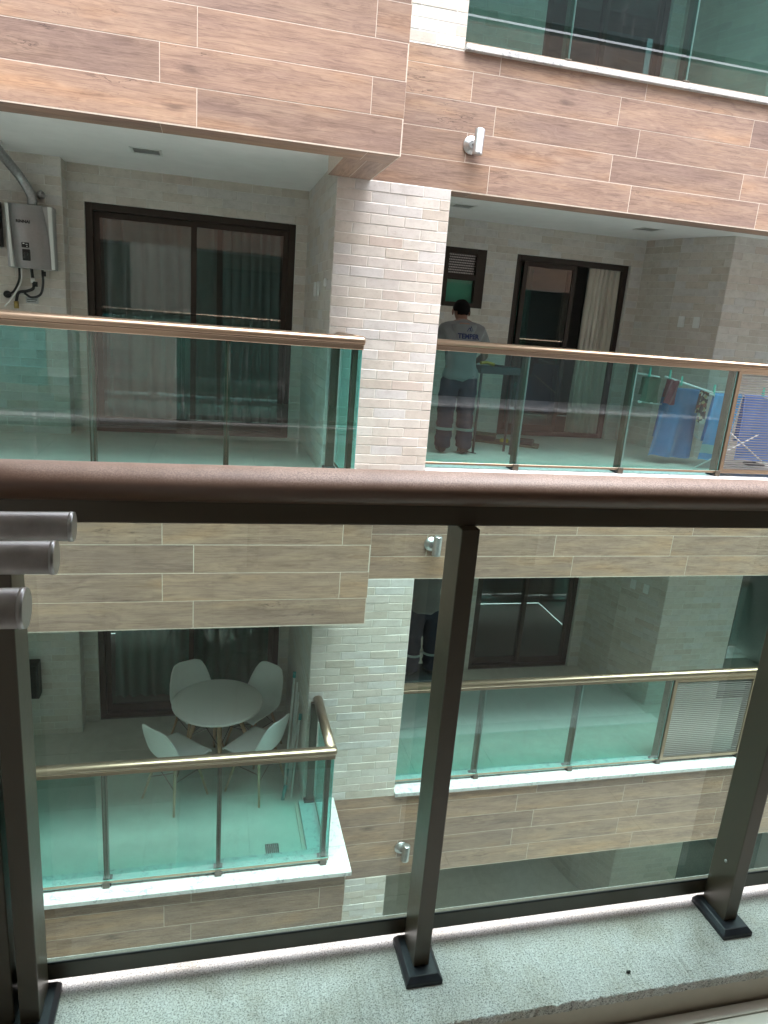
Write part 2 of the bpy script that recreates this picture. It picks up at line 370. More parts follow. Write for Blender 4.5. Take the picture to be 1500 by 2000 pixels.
def lathe(name, prof, mat, parent=None, seg=32, axis='Z', loc=(0, 0, 0)):
    bm = bmesh.new(); rings = []
    for r, h in prof:
        ring = []
        for k in range(seg):
            a = 2 * math.pi * k / seg; x, y = r * math.cos(a), r * math.sin(a)
            p = {'Z': (x, y, h), 'Y': (x, h, y), 'X': (h, x, y)}[axis]
            ring.append(bm.verts.new(Vector(p) + Vector(loc)))
        rings.append(ring)
    for a, b in zip(rings, rings[1:]):
        for k in range(seg): f = bm.faces.new((a[k], a[(k + 1) % seg], b[(k + 1) % seg], b[k])); f.smooth = True
    bm.faces.new(rings[0][::-1]); bm.faces.new(rings[-1])
    bmesh.ops.recalc_face_normals(bm, faces=bm.faces[:])
    return obj(name, me_from(bm, name), mat, parent)
def text_mesh(s, size, extrude=0.0, bold=0.0):
    cu = bpy.data.curves.new('lettering', 'FONT'); cu.body = s; cu.size = size; cu.extrude = extrude; cu.offset = bold; cu.align_x = 'CENTER'; cu.align_y = 'CENTER'; cu.resolution_u = 3
    o = bpy.data.objects.new('lettering_tmp', cu); col.objects.link(o)
    dg = bpy.context.evaluated_depsgraph_get()
    me = bpy.data.meshes.new_from_object(o.evaluated_get(dg)); bpy.data.objects.remove(o); return me
def copy_tree(o, dloc, parent=None, top=True):
    c = o.copy(); col.objects.link(c)
    if parent is not None: c.parent = parent
    if top: c.location = Vector(o.location) + Vector(dloc)
    WM[c.name] = WM[o.name]
    for ch in o.children: copy_tree(ch, dloc, c, False)
    return c

# ---- tiles: shared chamfered pieces; u x v = n
TILE = {}
def tile_mesh(wd, ht, th, ch, kind, mat):
    key = (round(wd, 3), round(ht, 3), th, ch, kind)
    if key in TILE: return TILE[key]
    bm = bmesh.new(); a, b = wd / 2, ht / 2; c = min(ch, wd / 3, ht / 3)
    bk = [bm.verts.new((x, y, -0.004)) for x, y in ((-a, -b), (a, -b), (a, b), (-a, b))]
    lo = [bm.verts.new((x, y, th - ch * 0.7)) for x, y in ((-a, -b), (a, -b), (a, b), (-a, b))]
    hi = [bm.verts.new((x, y, th)) for x, y in ((-a + c, -b + c), (a - c, -b + c), (a - c, b - c), (-a + c, b - c))]
    bm.faces.new(hi)
    for i in range(4):
        j = (i + 1) % 4
        bm.faces.new((lo[i], lo[j], hi[j], hi[i])); bm.faces.new((bk[i], bk[j], lo[j], lo[i]))
    me = me_from(bm, kind); me.materials.append(M[mat]); TILE[key] = me
    return me
def cut(rects, o):
    out = []
    for (a, b, c, d) in rects:
        x0, x1, y0, y1 = max(a, o[0]), min(b, o[1]), max(c, o[2]), min(d, o[3])
        if x1 - x0 < 1e-4 or y1 - y0 < 1e-4: out.append((a, b, c, d)); continue
        if x0 > a: out.append((a, x0, c, d))
        if x1 < b: out.append((x1, b, c, d))
        if y0 > c: out.append((x0, x1, c, y0))
        if y1 < d: out.append((x0, x1, y1, d))
    return out
def tiled(parent, org, u, v, rect, pw, ph, joint, offs, openings=(), th=0.008, ch=0.003, kind='brick', mat='brick', v_ref=None, jit=0.0006):
    u = Vector(u); v = Vector(v); n = u.cross(v); org = Vector(org)
    u0, u1, v0, v1 = rect; vr = v0 if v_ref is None else v_ref
    r = math.floor((v0 - vr) / ph + 1e-6); cnt = 0
    while vr + r * ph < v1 - 1e-4:
        y0, y1 = max(v0, vr + r * ph), min(v1, vr + (r + 1) * ph)
        o = offs[r % len(offs)]; kk = math.floor((u0 - o) / pw)
        while o + kk * pw < u1 - 1e-4:
            x0, x1 = max(u0, o + kk * pw), min(u1, o + (kk + 1) * pw)
            rs = [(x0, x1, y0, y1)]
            for op in openings: rs = cut(rs, op)
            for (a, b, c, d) in rs:
                if b - a < 0.012 or d - c < 0.012: continue
                me = tile_mesh(b - a - joint, d - c - joint, th, ch, kind, mat)
                p = org + u * ((a + b) / 2) + v * ((c + d) / 2) + n * random.uniform(-jit, jit)
                mw = Matrix(((u.x, v.x, n.x, p.x), (u.y, v.y, n.y, p.y), (u.z, v.z, n.z, p.z), (0, 0, 0, 1)))
                obj(kind, me, None, parent, mw); cnt += 1
            kk += 1
        r += 1
    return cnt
BR = dict(pw=0.2615, ph=0.0752, joint=0.0045, th=0.008, ch=0.003, kind='brick', mat='brick', jit=0.0018)
PL = dict(pw=1.2, ph=0.2, joint=0.0036, th=0.006, ch=0.0012, kind='plank', mat='wood_tile', jit=0.0004)

# ================================================================ dimensions
H = 3.105                     # storey height
P1, P2 = 4.61, 5.50           # wood fronts: projecting left balcony, recessed right balcony
G1, G2 = 4.685, 5.59          # glass planes of their railings
ZB = 0.965                    # underside of the beam over the level of the camera
LEDGE_B, LEDGE_T = ZB + 0.92 - H, ZB + 0.96 - H     # ledge of the level (-1.22 .. -1.18)
BL, BRK = 7.10, 7.80          # back walls
CL, CR = 1.08, 1.10           # balcony ceilings
FL, FR = -1.24, -1.22         # balcony floors
XL0, XR1 = -3.3, 7.6          # how far the facade is built
LV = {1: 'the storey above eye level', 0: 'at eye level', -1: 'one storey down', -2: 'two storeys down'}

# ================================================================ ground of the light well
g = box('ground', -40, 40, -40, 60, -9.6, -9.3, 'concrete'); tag(g, 'pale concrete floor at the bottom of the light well', kind='structure')

# ================================================================ opposite building
def left_beam(dz, label):
    """wood-clad front of the projecting balcony, between its ceiling and the ledge of the storey above"""
    t = thing('wood_clad_beam', label, 'beam', (-1.1, P1, ZB + dz), 'wood-clad beams of the facade across')
    z0, z1 = ZB + dz, ZB + 0.92 + dz
    boxes('beam_core', [(XL0, 1.1052, P1 - 0.0052, P1 + 0.24, z0 - 0.0052, z1), (0.79, 1.1052, P1 + 0.24, P2 - 0.012, z0 - 0.0052, z1)], 'wood_grout', t)
    tiled(t, (0, P1, 0), (1, 0, 0), (0, 0, 1), (XL0, 1.106, z0, z1), offs=(-0.10, -0.30), **PL)
    tiled(t, (1.10, 0, 0), (0, 1, 0), (0, 0, 1), (P1, P2 - 0.014, z0, z1), offs=(P1 - 0.3, P1 - 0.1), **PL)
    # soffit pieces (facing down): u x v = -z
    tiled(t, (0, 0, z0), (1, 0, 0), (0, -1, 0), (XL0, 1.10, -(P1 + 0.24), -P1), offs=(-0.30,), **{**PL, 'ph': 0.24})
    tiled(t, (0, 0, z0), (0, 1, 0), (1, 0, 0), (P1 + 0.24, P2 - 0.014, 0.79, 1.10), offs=(P1 + 0.10,), **{**PL, 'ph': 0.155})
    return t
def right_beam(dz, label):
    t = thing('wood_clad_beam', label, 'beam', (4.0, P2, ZB + dz), 'wood-clad beams of the facade across')
    z0, z1 = ZB + dz, ZB + 0.92 + dz
    boxes('beam_core', [(0.86, XR1, P2 - 0.0052, P2 + 0.22, z0 - 0.0052, z1)], 'wood_grout', t)
    tiled(t, (0, P2, 0), (1, 0, 0), (0, 0, 1), (1.0 if dz else 0.95, XR1, z0, z1), offs=(2.01, 1.81), **PL)
    tiled(t, (0, 0, z0), (1, 0, 0), (0, -1, 0), (1.73, XR1, -(P2 + 0.22), -P2), offs=(1.9,), **{**PL, 'ph': 0.22})
    return t
def pillar(dz, z1, label):
    t = thing('brick_pillar', label, 'pillar', (1.3, P2, LEDGE_B + dz), 'brick pillars of the facade across')
    z0 = LEDGE_B + dz - 0.01
    box('pillar_core', 0.864, 1.726, P2 - 0.0055, P2 + 0.3, z0, z1, 'grout', t)
    tiled(t, (0, P2, 0), (1, 0, 0), (0, 0, 1), (0.862, 1.728, z0, z1), offs=(0.862, 0.862 - 0.13), v_ref=z1 - 60 * BR['ph'], **BR)
    return t
def side_wall(dz, label):
    """brick side of the pillar inside the left balcony, faces -x"""
    t = thing('brick_wall', label, 'wall', (0.86, 6.3, FL + dz), 'brick walls inside the balconies')
    box('wall_core', 0.8625, 1.722, P2 + 0.3, BL + 0.3, FL + dz - 0.06, CL + dz + 0.1, 'grout', t)
    tiled(t, (0.868, 0, 0), (0, -1, 0), (0, 0, 1), (-BL, -P2, FL + dz, CL + dz), offs=(-P2, -P2 + 0.13), v_ref=CL - 60 * BR['ph'] + dz, **BR)
    return t
DL = (-1.10, 0.755, FL, 0.783)       # door opening, left balcony
def left_back(dz, label):
    t = thing('brick_wall', label, 'wall', (-0.2, BL, FL + dz), 'brick walls inside the balconies')
    x0, x1, z0, z1 = DL; z0 += dz; z1 += dz; f, c = FL + dz, CL + dz
    boxes('wall_core', [(-1.27, x0, BL - 0.0055, BL + 0.2, f - 0.05, c + 0.1), (x1, 0.868, BL - 0.0055, BL + 0.2, f - 0.05, c + 0.1), (x0, x1, BL - 0.0055, BL + 0.2, z1, c + 0.1),
                        (XL0, -1.2395, BL - 0.2055, BL, f - 0.05, c + 0.1)], 'grout', t)
    tiled(t, (0, BL, 0), (1, 0, 0), (0, 0, 1), (-1.24, 0.86, f, c), offs=(-1.10, -1.23), openings=[(x0, x1, z0 - 1, z1)], v_ref=c - 60 * BR['ph'], **BR)
    tiled(t, (0, BL - 0.2, 0), (1, 0, 0), (0, 0, 1), (-2.2, -1.24, f, c), offs=(-1.24, -1.37), v_ref=c - 60 * BR['ph'], **BR)
    tiled(t, (-1.245, 0, 0), (0, 1, 0), (0, 0, 1), (BL - 0.2, BL, f, c), offs=(BL - 0.2, BL - 0.33), v_ref=c - 60 * BR['ph'], **BR)
    return t
DR = (3.29, 4.71, FR, 0.81); WR = (2.44, 2.93, 0.19, 0.81)
def right_back(dz, label, bricks=True):
    t = thing('brick_wall', label, 'wall', (3.3, BRK, FR + dz), 'brick walls inside the balconies')
    f, c = FR + dz, CR + dz
    x0, x1, _, z1 = DR; a0, a1, b0, b1 = WR; z1 += dz; b0 += dz; b1 += dz
    boxes('wall_core', [(1.722, a0, BRK - 0.0055, BRK + 0.2, f - 0.05, c + 0.1), (a1, x0, BRK - 0.0055, BRK + 0.2, f - 0.05, c + 0.1), (x1, 5.0, BRK - 0.0055, BRK + 0.2, f - 0.05, c + 0.1),
                        (a0, a1, BRK - 0.0055, BRK + 0.2, f - 0.05, b0), (a0, a1, BRK - 0.0055, BRK + 0.2, b1, c + 0.1), (x0, x1, BRK - 0.0055, BRK + 0.2, z1, c + 0.1)], 'grout' if bricks else 'brick_sheet', t)
    if bricks:
        tiled(t, (0, BRK, 0), (1, 0, 0), (0, 0, 1), (1.73, 4.87, f, c), offs=(3.29, 3.16), openings=[(x0, x1, f - 1, z1), (a0, a1, b0, b1)], v_ref=c - 60 * BR['ph'], **BR)
    return t
SEG = [(4.87, 7.80), (4.99, 7.30), (5.23, 6.76)]
def right_side(dz, label, bricks=True):
    t = thing('brick_wall', label, 'wall', (5.0, 7.2, FR + dz), 'brick walls inside the balconies')
    f, c = FR + dz, CR + dz
    for (p, q) in ((SEG[0], SEG[1]), (SEG[1], SEG[2])):
        u = Vector((q[0] - p[0], q[1] - p[1], 0)); L = u.length; u.normalize(); n = u.cross(Vector((0, 0, 1)))
        # visible face looks towards -x: u must run so that u x z points out
        if n.x > 0: u = -u; p, q = q, p; n = -n
        bm = bmesh.new()
        A = Vector((p[0], p[1], 0)); B = Vector((q[0], q[1], 0))
        vv = [A + n * 0.0055, B + n * 0.0055, B - n * 0.15, A - n * 0.15]
        lo = [bm.verts.new(x + Vector((0, 0, f - 0.05))) for x in vv]; hi = [bm.verts.new(x + Vector((0, 0, c + 0.1))) for x in vv]
        bm.faces.new(lo); bm.faces.new(hi)
        for i in range(4): bm.faces.new((lo[i], lo[(i + 1) % 4], hi[(i + 1) % 4], hi[i]))
        bmesh.ops.recalc_face_normals(bm, faces=bm.faces[:])
        obj('wall_core', me_from(bm, 'wall_core'), 'grout' if bricks else 'brick_sheet', t)
        if bricks: tiled(t, A, u, (0, 0, 1), (0, L, f, c), offs=(0.0, 0.13), v_ref=c - 60 * BR['ph'], **BR)
    return t
def right_front(dz, label, bricks=True, pane=True):
    """brick wall to the right, nearer than the door wall; a dark green window further right"""
    t = thing('brick_wall', label, 'wall', (5.7, 6.76, FR + dz), 'brick walls inside the balconies')
    f, c = FR + dz, CR + dz
    x1 = 6.24
    boxes('wall_core', [(5.23, x1, 6.7545, 6.96, f - 0.05, c + 0.1), (x1, XR1, 6.7545, 6.96, 0.9 + dz, c + 0.1)], 'grout' if bricks else 'brick_sheet', t)
    if bricks:
        tiled(t, (0, 6.76, 0), (1, 0, 0), (0, 0, 1), (5.222, x1, f, c), offs=(5.222, 5.092), v_ref=c - 60 * BR['ph'], **BR)
        tiled(t, (0, 6.76, 0), (1, 0, 0), (0, 0, 1), (x1, XR1, 0.9 + dz, c), offs=(5.222, 5.092), v_ref=c - 60 * BR['ph'], **BR)
    d = bpy.data.objects.new('window', None); col.objects.link(d); d.parent = t; d.matrix_parent_inverse = WM[t.name].inverted(); d.location = (6.8, 6.85, f); WM[d.name] = Matrix.Translation(d.location); d['label'] = 'dark green glass window right of the brick wall'
    boxes('window_frame', [(x1, x1 + 0.05, 6.80, 6.88, f, 0.9 + dz), (x1 + 0.05, XR1, 6.80, 6.88, f, f + 0.06), (x1 + 0.05, XR1, 6.80, 6.88, 0.84 + dz, 0.9 + dz)], 'door_frame', d)
    glass_pane('pane', x1 + 0.05, XR1, 6.835, 6.843, f + 0.06, 0.84 + dz, d, 'door_glass')
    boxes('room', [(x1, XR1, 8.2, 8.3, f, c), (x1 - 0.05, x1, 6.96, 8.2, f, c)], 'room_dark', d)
    return t
def ceilings(dz, lab_l, lab_r, left=True, right=True):
    if left:
        o = box('ceiling', XL0, 0.868, P1 + 0.24, BL + 0.1, CL + dz, CL + dz + 0.3, 'ceiling_paint'); tag(o, lab_l, kind='structure')
    if right:
        o = box('ceiling', 1.722, XR1, P2 + 0.22, BRK + 0.1, CR + dz, CR + dz + 0.3, 'ceiling_paint'); tag(o, lab_r, kind='structure')
def floors(dz, lab_l, lab_r, left=True, right=True):
    for on, x0, x1, y0, y1, z, lab in ((left, XL0, 0.866, P1 + 0.24, BL + 0.02, FL, lab_l), (right, 1.72, XR1, P2 + 0.24, BRK + 0.02, FR, lab_r)):
        if not on: continue
        o = box('floor', x0, x1, y0, y1, z + dz - 0.25, z + dz - 0.007, 'floor_grout'); tag(o, lab, kind='structure')
        tiled(o, (0, 0, z + dz - 0.007), (1, 0, 0), (0, 1, 0), (x0, x1, y0, y1), 0.84, 0.84, 0.002, (x0 + 0.3,), (), 0.007, 0.0008, 'floor_tile', 'floor_tile', None, 0.0002)
def ledges(dz, lab_l, lab_r, left=True, right=True):
    b, t = LEDGE_B + dz, LEDGE_T + dz
    if left:
        th = thing('marble_ledge', lab_l, 'ledge', (-1, P1, b), 'white marble ledges under the railings')
        box('slab', XL0, 1.144, P1 - 0.044, P1 + 0.25, b, t, 'marble', th, 0.003, 1)
        box('slab', 0.82, 1.144, P1 + 0.252, P2 - 0.016, b, t, 'marble', th, 0.003, 1)
    if right:
        th = thing('marble_ledge', lab_r, 'ledge', (4, P2, b), 'white marble ledges under the railings')
        box('slab', 1.728, 3.9, P2 - 0.044, P2 + 0.25, b, t, 'marble', th, 0.003, 1)
        box('slab', 3.902, XR1, P2 - 0.044, P2 + 0.25, b, t, 'marble', th, 0.003, 1)
def rail_x(name, x0, x1, yc, ztop, parent, mat, ry=0.041, rz=0.0315, round_end=True, chan=True):
    e = 0.012
    pts = [(x0, yc, ztop - rz), (x1 - e * 2, yc, ztop - rz), (x1 - e * 0.9, yc, ztop - rz), (x1 - e * 0.3, yc, ztop - rz), (x1, yc, ztop - rz)]
    rr = [1, 1, 0.97, 0.87, 0.62]
    h = tube(name, pts, rr, mat, parent, 28, (ry, rz))
    if chan: box('glazing_channel', x0, x1 - 0.012, yc - 0.034, yc + 0.012, ztop - 2 * rz - 0.026, ztop - 2 * rz + 0.008, mat, h, 0.003, 1)
    return h
def rail_y(name, y0, y1, xc, ztop, parent, mat, ry=0.041, rz=0.0315):
    h = tube(name, [(xc, y0, ztop - rz), (xc, y1, ztop - rz)], [1, 1], mat, parent, 28, (ry, rz))
    box('glazing_channel', xc - 0.012, xc + 0.026, y0 + 0.03, y1, ztop - 2 * rz - 0.026, ztop - 2 * rz + 0.008, mat, h, 0.003, 1)
    return h
RT = -0.122                       # top of the handrails across
def left_railing(dz, label):
    t = thing('glass_railing', label, 'railing', (-1, G1, LEDGE_T + dz), 'glass railings with bronze handrails')
    zt = RT + dz; gt, gb = zt - 0.088, -1.128 + dz
    rail_x('handrail', XL0, 0.985, G1 + 0.03, zt, t, 'bronze')
    rail_y('handrail', G1 + 0.032, P2 - 0.004, 0.945, zt, t, 'bronze')
    js = [XL0, -2.36, -1.54, -0.72, 0.10, 0.968]
    for a, b in zip(js, js[1:]):
        glass_pane('glass_panel', a + 0.003, b - 0.003, G1, G1 + 0.008, gb, gt, t)
    glass_pane('glass_panel', 0.968 - 0.008, 0.968, G1 + 0.012, P2 - 0.03, gb, gt, t)
    box('bottom_rail', XL0, 0.968, G1 - 0.004, G1 + 0.014, gb - 0.022, gb - 0.001, 'bronze', t, 0.002, 1)
    box('bottom_rail', 0.956, 0.974, G1 + 0.016, P2 - 0.02, gb - 0.022, gb - 0.001, 'bronze', t, 0.002, 1)
    for x in js[1:-1] + [0.925]:
        p = box('post', x - 0.017, x + 0.017, G1 + 0.012, G1 + 0.085, LEDGE_T + dz, zt - 0.058, 'bronze_dark', t, 0.002, 1)
        box('base_cover', x - 0.034, x + 0.034, G1 - 0.006, G1 + 0.11, LEDGE_T + dz, LEDGE_T + dz + 0.016, 'base_cover', p, 0.004, 1)
        box('clamp', x - 0.026, x + 0.026, G1 - 0.022, G1 - 0.006, LEDGE_T + dz, gb + 0.004, 'bronze_dark', p, 0.003, 1)
    p = box('post', 0.885, 0.95, P2 - 0.05, P2 - 0.012, LEDGE_T + dz, zt - 0.058, 'bronze_dark', t, 0.002, 1)
    box('base_cover', 0.865, 0.965, P2 - 0.07, P2 - 0.002, LEDGE_T + dz, LEDGE_T + dz + 0.016, 'base_cover', p, 0.004, 1)
    return t
JR = [1.732, 2.58, 3.60, 4.62, 5.61, 6.60, XR1]
def right_railing(dz, label, gl='rail_glass'):
    t = thing('glass_railing', label, 'railing', (4, G2, LEDGE_T + dz), 'glass railings with bronze handrails')
    zt = RT + dz; gt, gb = zt - 0.088, -1.128 + dz
    rail_x('handrail', 1.73, XR1, G2 + 0.03, zt, t, 'bronze')
    for a, b in zip(JR, JR[1:]):
        if a == 4.62: continue
        glass_pane('glass_panel', a + 0.004, b - 0.004, G2, G2 + 0.008, gb, gt, t, gl)
    box('bottom_rail', 1.732, XR1, G2 - 0.004, G2 + 0.014, gb - 0.022, gb - 0.001, 'bronze', t, 0.002, 1)
    for x in JR[1:-1]:
        p = box('post', x - 0.030, x + 0.006, G2 + 0.012, G2 + 0.085, LEDGE_T + dz, zt - 0.058, 'bronze_dark', t, 0.002, 1)
        box('base_cover', x - 0.046, x + 0.022, G2 - 0.006, G2 + 0.11, LEDGE_T + dz, LEDGE_T + dz + 0.016, 'base_cover', p, 0.004, 1)
        box('clamp', x - 0.036, x + 0.016, G2 - 0.022, G2 - 0.006, LEDGE_T + dz, gb + 0.004, 'bronze_dark', p, 0.003, 1)
    lf = boxes('louvre_frame', [(4.624, 4.660, G2 - 0.014, G2 + 0.011, gb, gt), (5.574, 5.606, G2 - 0.014, G2 + 0.011, gb, gt), (4.660, 5.574, G2 - 0.014, G2 + 0.011, gt - 0.02, gt), (4.660, 5.574, G2 - 0.014, G2 + 0.011, gb, gb + 0.02)], 'bronze', t)
    bm = bmesh.new(); bx(bm, 4.662, 5.572, -0.008, 0.008, -0.0017, 0.0017); sm = me_from(bm, 'slat'); sm.materials.append(M['louvre_grey'])
    n = 38
    for i in range(n):
        z = gb + 0.031 + (gt - gb - 0.062) * i / (n - 1)
        obj('slat', sm, None, lf, Matrix.Translation((0, G2, z)) @ Matrix.Rotation(R(12), 4, 'X'))
    return t
def curtain(name, x0, x1, y, z0, z1, mat, parent, folds=9, amp=0.03, flare=0.0):
    bm = bmesh.new(); nu, nv = folds * 8, 14; rows = []
    for j in range(nv + 1):
        t = j / nv; row = []
        for i in range(nu + 1):
            s = i / nu
            a = amp * (0.55 + 0.45 * (1 - t)) * (1 + 0.25 * math.sin(s * 13.1))
            x = x0 + (x1 - x0) * s + 0.012 * math.sin(s * 40 + t * 3) - flare * (1 - t) * (1 - s)
            row.append(bm.verts.new((x, y + a * math.sin(2 * math.pi * folds * s + 0.6 * math.sin(t * 4 + s * 5)), z0 + (z1 - z0) * t)))
        rows.append(row)
    for a, b in zip(rows, rows[1:]):
        for i in range(nu): bm.faces.new((a[i], a[i + 1], b[i + 1], b[i])).smooth = True
    return obj(name, me_from(bm, name), mat, parent)
def room_box(name, x0, x1, y, z0, z1, parent):
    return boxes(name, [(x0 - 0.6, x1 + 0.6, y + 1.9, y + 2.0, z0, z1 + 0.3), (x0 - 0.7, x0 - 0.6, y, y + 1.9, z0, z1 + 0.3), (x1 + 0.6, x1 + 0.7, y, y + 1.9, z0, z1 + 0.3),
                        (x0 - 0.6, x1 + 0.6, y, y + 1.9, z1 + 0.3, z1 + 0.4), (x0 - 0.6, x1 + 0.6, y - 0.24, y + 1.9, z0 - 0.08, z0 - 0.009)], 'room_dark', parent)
def sliding_door(wall, xa, xb, y, z0, z1, label, open_right=False, gl='door_glass'):
    t = bpy.data.objects.new('sliding_door', None); col.objects.link(t); t.empty_display_size = 0.1
    t.parent = wall; t.matrix_parent_inverse = WM[wall.name].inverted(); t.location = ((xa + xb) / 2, y, z0); WM[t.name] = Matrix.Translation(t.location); t['label'] = label
    ya, yb = y - 0.012, y + 0.09; fr = 0.062
    boxes('door_frame', [(xa, xa + fr, ya, yb, z0, z1), (xb - fr, xb, ya, yb, z0, z1), (xa + fr, xb - fr, ya, yb, z1 - fr, z1), (xa + fr, xb - fr, ya, yb, z0, z0 + 0.05)], 'door_frame', t, 0.003)
    xm = (xa + xb) / 2
    def leaf(a, b, yy):
        l = boxes('door_leaf', [(a, a + 0.05, yy, yy + 0.03, z0 + 0.05, z1 - fr), (b - 0.05, b, yy, yy + 0.03, z0 + 0.05, z1 - fr), (a + 0.05, b - 0.05, yy, yy + 0.03, z1 - fr - 0.05, z1 - fr), (a + 0.05, b - 0.05, yy, yy + 0.03, z0 + 0.05, z0 + 0.13)], 'door_frame', t, 0.002)
        glass_pane('pane', a + 0.05, b - 0.05, yy + 0.011, yy + 0.019, z0 + 0.13, z1 - fr - 0.05, t, gl)
        return l
    leaf(xa + fr, xm + 0.025, y + 0.045)
    if not open_right: leaf(xm - 0.025, xb - fr, y + 0.005)
    else: leaf(xa + fr + 0.06, xm + 0.07, y + 0.005)
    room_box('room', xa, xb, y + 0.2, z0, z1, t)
    return t

for lv in (1, 0, -1, -2):
    dz = lv * H
    st = {1: 'in the storey above', 0: 'at eye level', -1: 'one storey below', -2: 'two storeys below'}[lv]
    if lv < 1:
        left_beam(dz, {0: 'wood-look beam over the heater balcony, upper left of the picture', -1: 'wood-look beam over the balcony with the white table', -2: 'wood-look beam below the white table balcony ledge'}[lv])
        right_beam(dz, {0: 'wood-look wall band over the worker, with the upper metal wall lamp', -1: 'wood-look wall band with the middle wall lamp, seen behind the near glass', -2: 'wood-look wall band at the bottom right with the lowest wall lamp'}[lv])
    pillar(dz, {1: ZB + H, 0: ZB, -1: ZB - H, -2: ZB - 2 * H}[lv], {1: 'pale brick pillar beside the glass at the top edge', 0: 'bright pale brick pillar between the heater balcony and the worker', -1: 'pale brick pillar right of the white table balcony, behind green glass', -2: 'small brick pillar piece at the bottom under the lowest wall lamp'}[lv])
    if lv == 1:
        o = box('brick_wall', XL0, 0.866, BL, BL + 0.2, FL + dz, CL + dz, 'brick_sheet'); tag(o, 'brick back wall of the unseen terrace above the top left edge, left roofless for light', 'wall', 'brick walls inside the balconies')  # storey out of view, kept open and set back to let sky light in
        right_beam(dz, 'unseen wood-look band added above the top right balcony for shade')  # beam out of view, added to shade the balcony below it
        left_railing(dz, 'glass railing of the unseen terrace above the top left edge, left roofless for light')
    bricks = lv in (1, 0, -1)
    if lv == 1:
        o = box('brick_wall', 0.868, 1.722, P2 + 0.3, BL + 0.6, FL + dz, CL + dz + 0.3, 'brick_sheet'); tag(o, 'brick wall behind the top pillar', 'wall', 'brick walls inside the balconies')
    if lv in (0, -1): side_wall(dz, 'brick side wall of the ' + {0: 'heater balcony, with switches', -1: 'white table balcony'}[lv])
    if lv in (0, -1):
        wl = left_back(dz, 'brick back wall ' + {0: 'carrying the water heater, around the left sliding door', -1: 'behind the white table and chairs'}[lv])
        sliding_door(wl, DL[0], DL[1], BL + 0.05, FL + dz, DL[3] + dz, {0: 'dark brown sliding door with pale curtains behind the left railing', -1: 'dark sliding door behind the white table'}[lv])
    if lv == -2:
        o = box('brick_wall', XL0, 0.866, BL, BL + 0.2, FL + dz, CL + dz, 'brick_sheet'); tag(o, 'dim brick back wall of the lowest left balcony', 'wall', 'brick walls inside the balconies')
    wr = right_back(dz, 'brick back wall ' + {1: 'behind the top right glass', 0: 'behind the worker, with window and door', -1: 'of the right balcony one storey down', -2: 'in the dark lowest right balcony'}[lv], bricks)
    right_side(dz, 'slanting brick side wall ' + {1: 'of the top right balcony', 0: 'with two white switch plates behind the towels', -1: 'with two white switch plates, seen through the near glass', -2: 'of the lowest right balcony'}[lv], lv in (0, -1))
    right_front(dz, 'flat brick wall right of the slanting wall ' + st, lv in (0, -1))
    sliding_door(wr, DR[0], DR[1], BRK + 0.05, FR + dz, DR[3] + dz, {1: 'sliding door behind the top right glass', 0: 'half open sliding door with a cream curtain, right of the worker', -1: 'dark sliding door of the right balcony one storey down', -2: 'sliding door in the dark lowest right balcony'}[lv], lv in (0,), 'dark_glass' if lv == 1 else 'door_glass')
    ceilings(dz, 'white balcony ceiling left ' + st, 'white balcony ceiling right ' + st, lv in (0, -1, -2), True)
    floors(dz, 'beige tiled balcony floor left ' + st, 'beige tiled balcony floor right ' + st, True, True)
    ledges(dz, 'white marble ledge under the left railing ' + st, 'white marble ledge under the right railing ' + st, lv < 2, True)
    if lv in (0, -1): left_railing(dz, {0: 'glass railing with bronze handrail in front of the water heater', -1: 'glass railing with bronze handrail in front of the white table'}[lv])
    right_railing(dz, {1: 'glass railing panels at the top right edge', 0: 'glass railing in front of the worker and blue towels', -1: 'glass railing with louvre panel seen through the near glass', -2: 'glass railing of the lowest right balcony'}[lv], 'deep_glass' if lv == 1 else 'rail_glass')
# walls that close the building to the roof and behind
o = boxes('roof_slab', [(0.87, XR1, P2 + 0.225, 10.5, CR + H + 0.31, CR + H + 0.45)], 'concrete'); tag(o, 'flat roof slab on top of the building across', 'roof')
for xw, zt_, sd_ in ((XR1, CR + H + 0.3, 'right'), (XL0 - 0.2, LEDGE_B + H, 'left')):
    o = box('end_wall', xw, xw + 0.2, P2 if sd_ == 'right' else P1, 10.5, -9.3, zt_, 'white_wall'); tag(o, 'plain wall closing the facade across beyond the %s edge' % sd_, 'wall')

for xw, sd_ in ((-5.0, 'left'), (11.0, 'right')):
    o = box('light_block_wall', xw, xw + 0.2, -2.4, 10.5, -9.3, 3.4, 'white_wall'); tag(o, 'pale unseen wall added beyond the %s edge to block side light' % sd_, 'wall')  # unseen end wall, added to cut sky light from the sides
# curtains
for a_, lab in (((-1.0, 0.05, BL + 0.34, FL + 0.02, 0.78, 'curtain_grey', None, 9, 0.03), 'grey sheer curtain behind the left pane of the door beside the heater'),
                ((0.08, 0.66, BL + 0.30, FL + 0.02, 0.78, 'curtain_grey', None, 7, 0.035), 'grey sheer curtain behind the right pane of the door beside the heater'),
                ((4.25, 4.66, BRK + 0.10, FR + 0.03, 0.76, 'curtain', None, 7, 0.035, 0.03), 'cream curtain hanging in the open half of the right door'),
                ((3.36, 3.62, BRK + 0.24, FR + 0.02, 0.78, 'curtain_green', None, 5, 0.03), 'greenish sheer curtain behind the closed pane of the right door'),
                ((-1.0, 0.7, BL + 0.45, FL - H + 0.02, 0.78 - H, 'curtain_green', None, 14, 0.03), 'sheer curtain behind the dark door of the white table balcony')):
    tag(curtain('curtain', *a_), lab, 'curtain', 'curtains in the balcony doors')

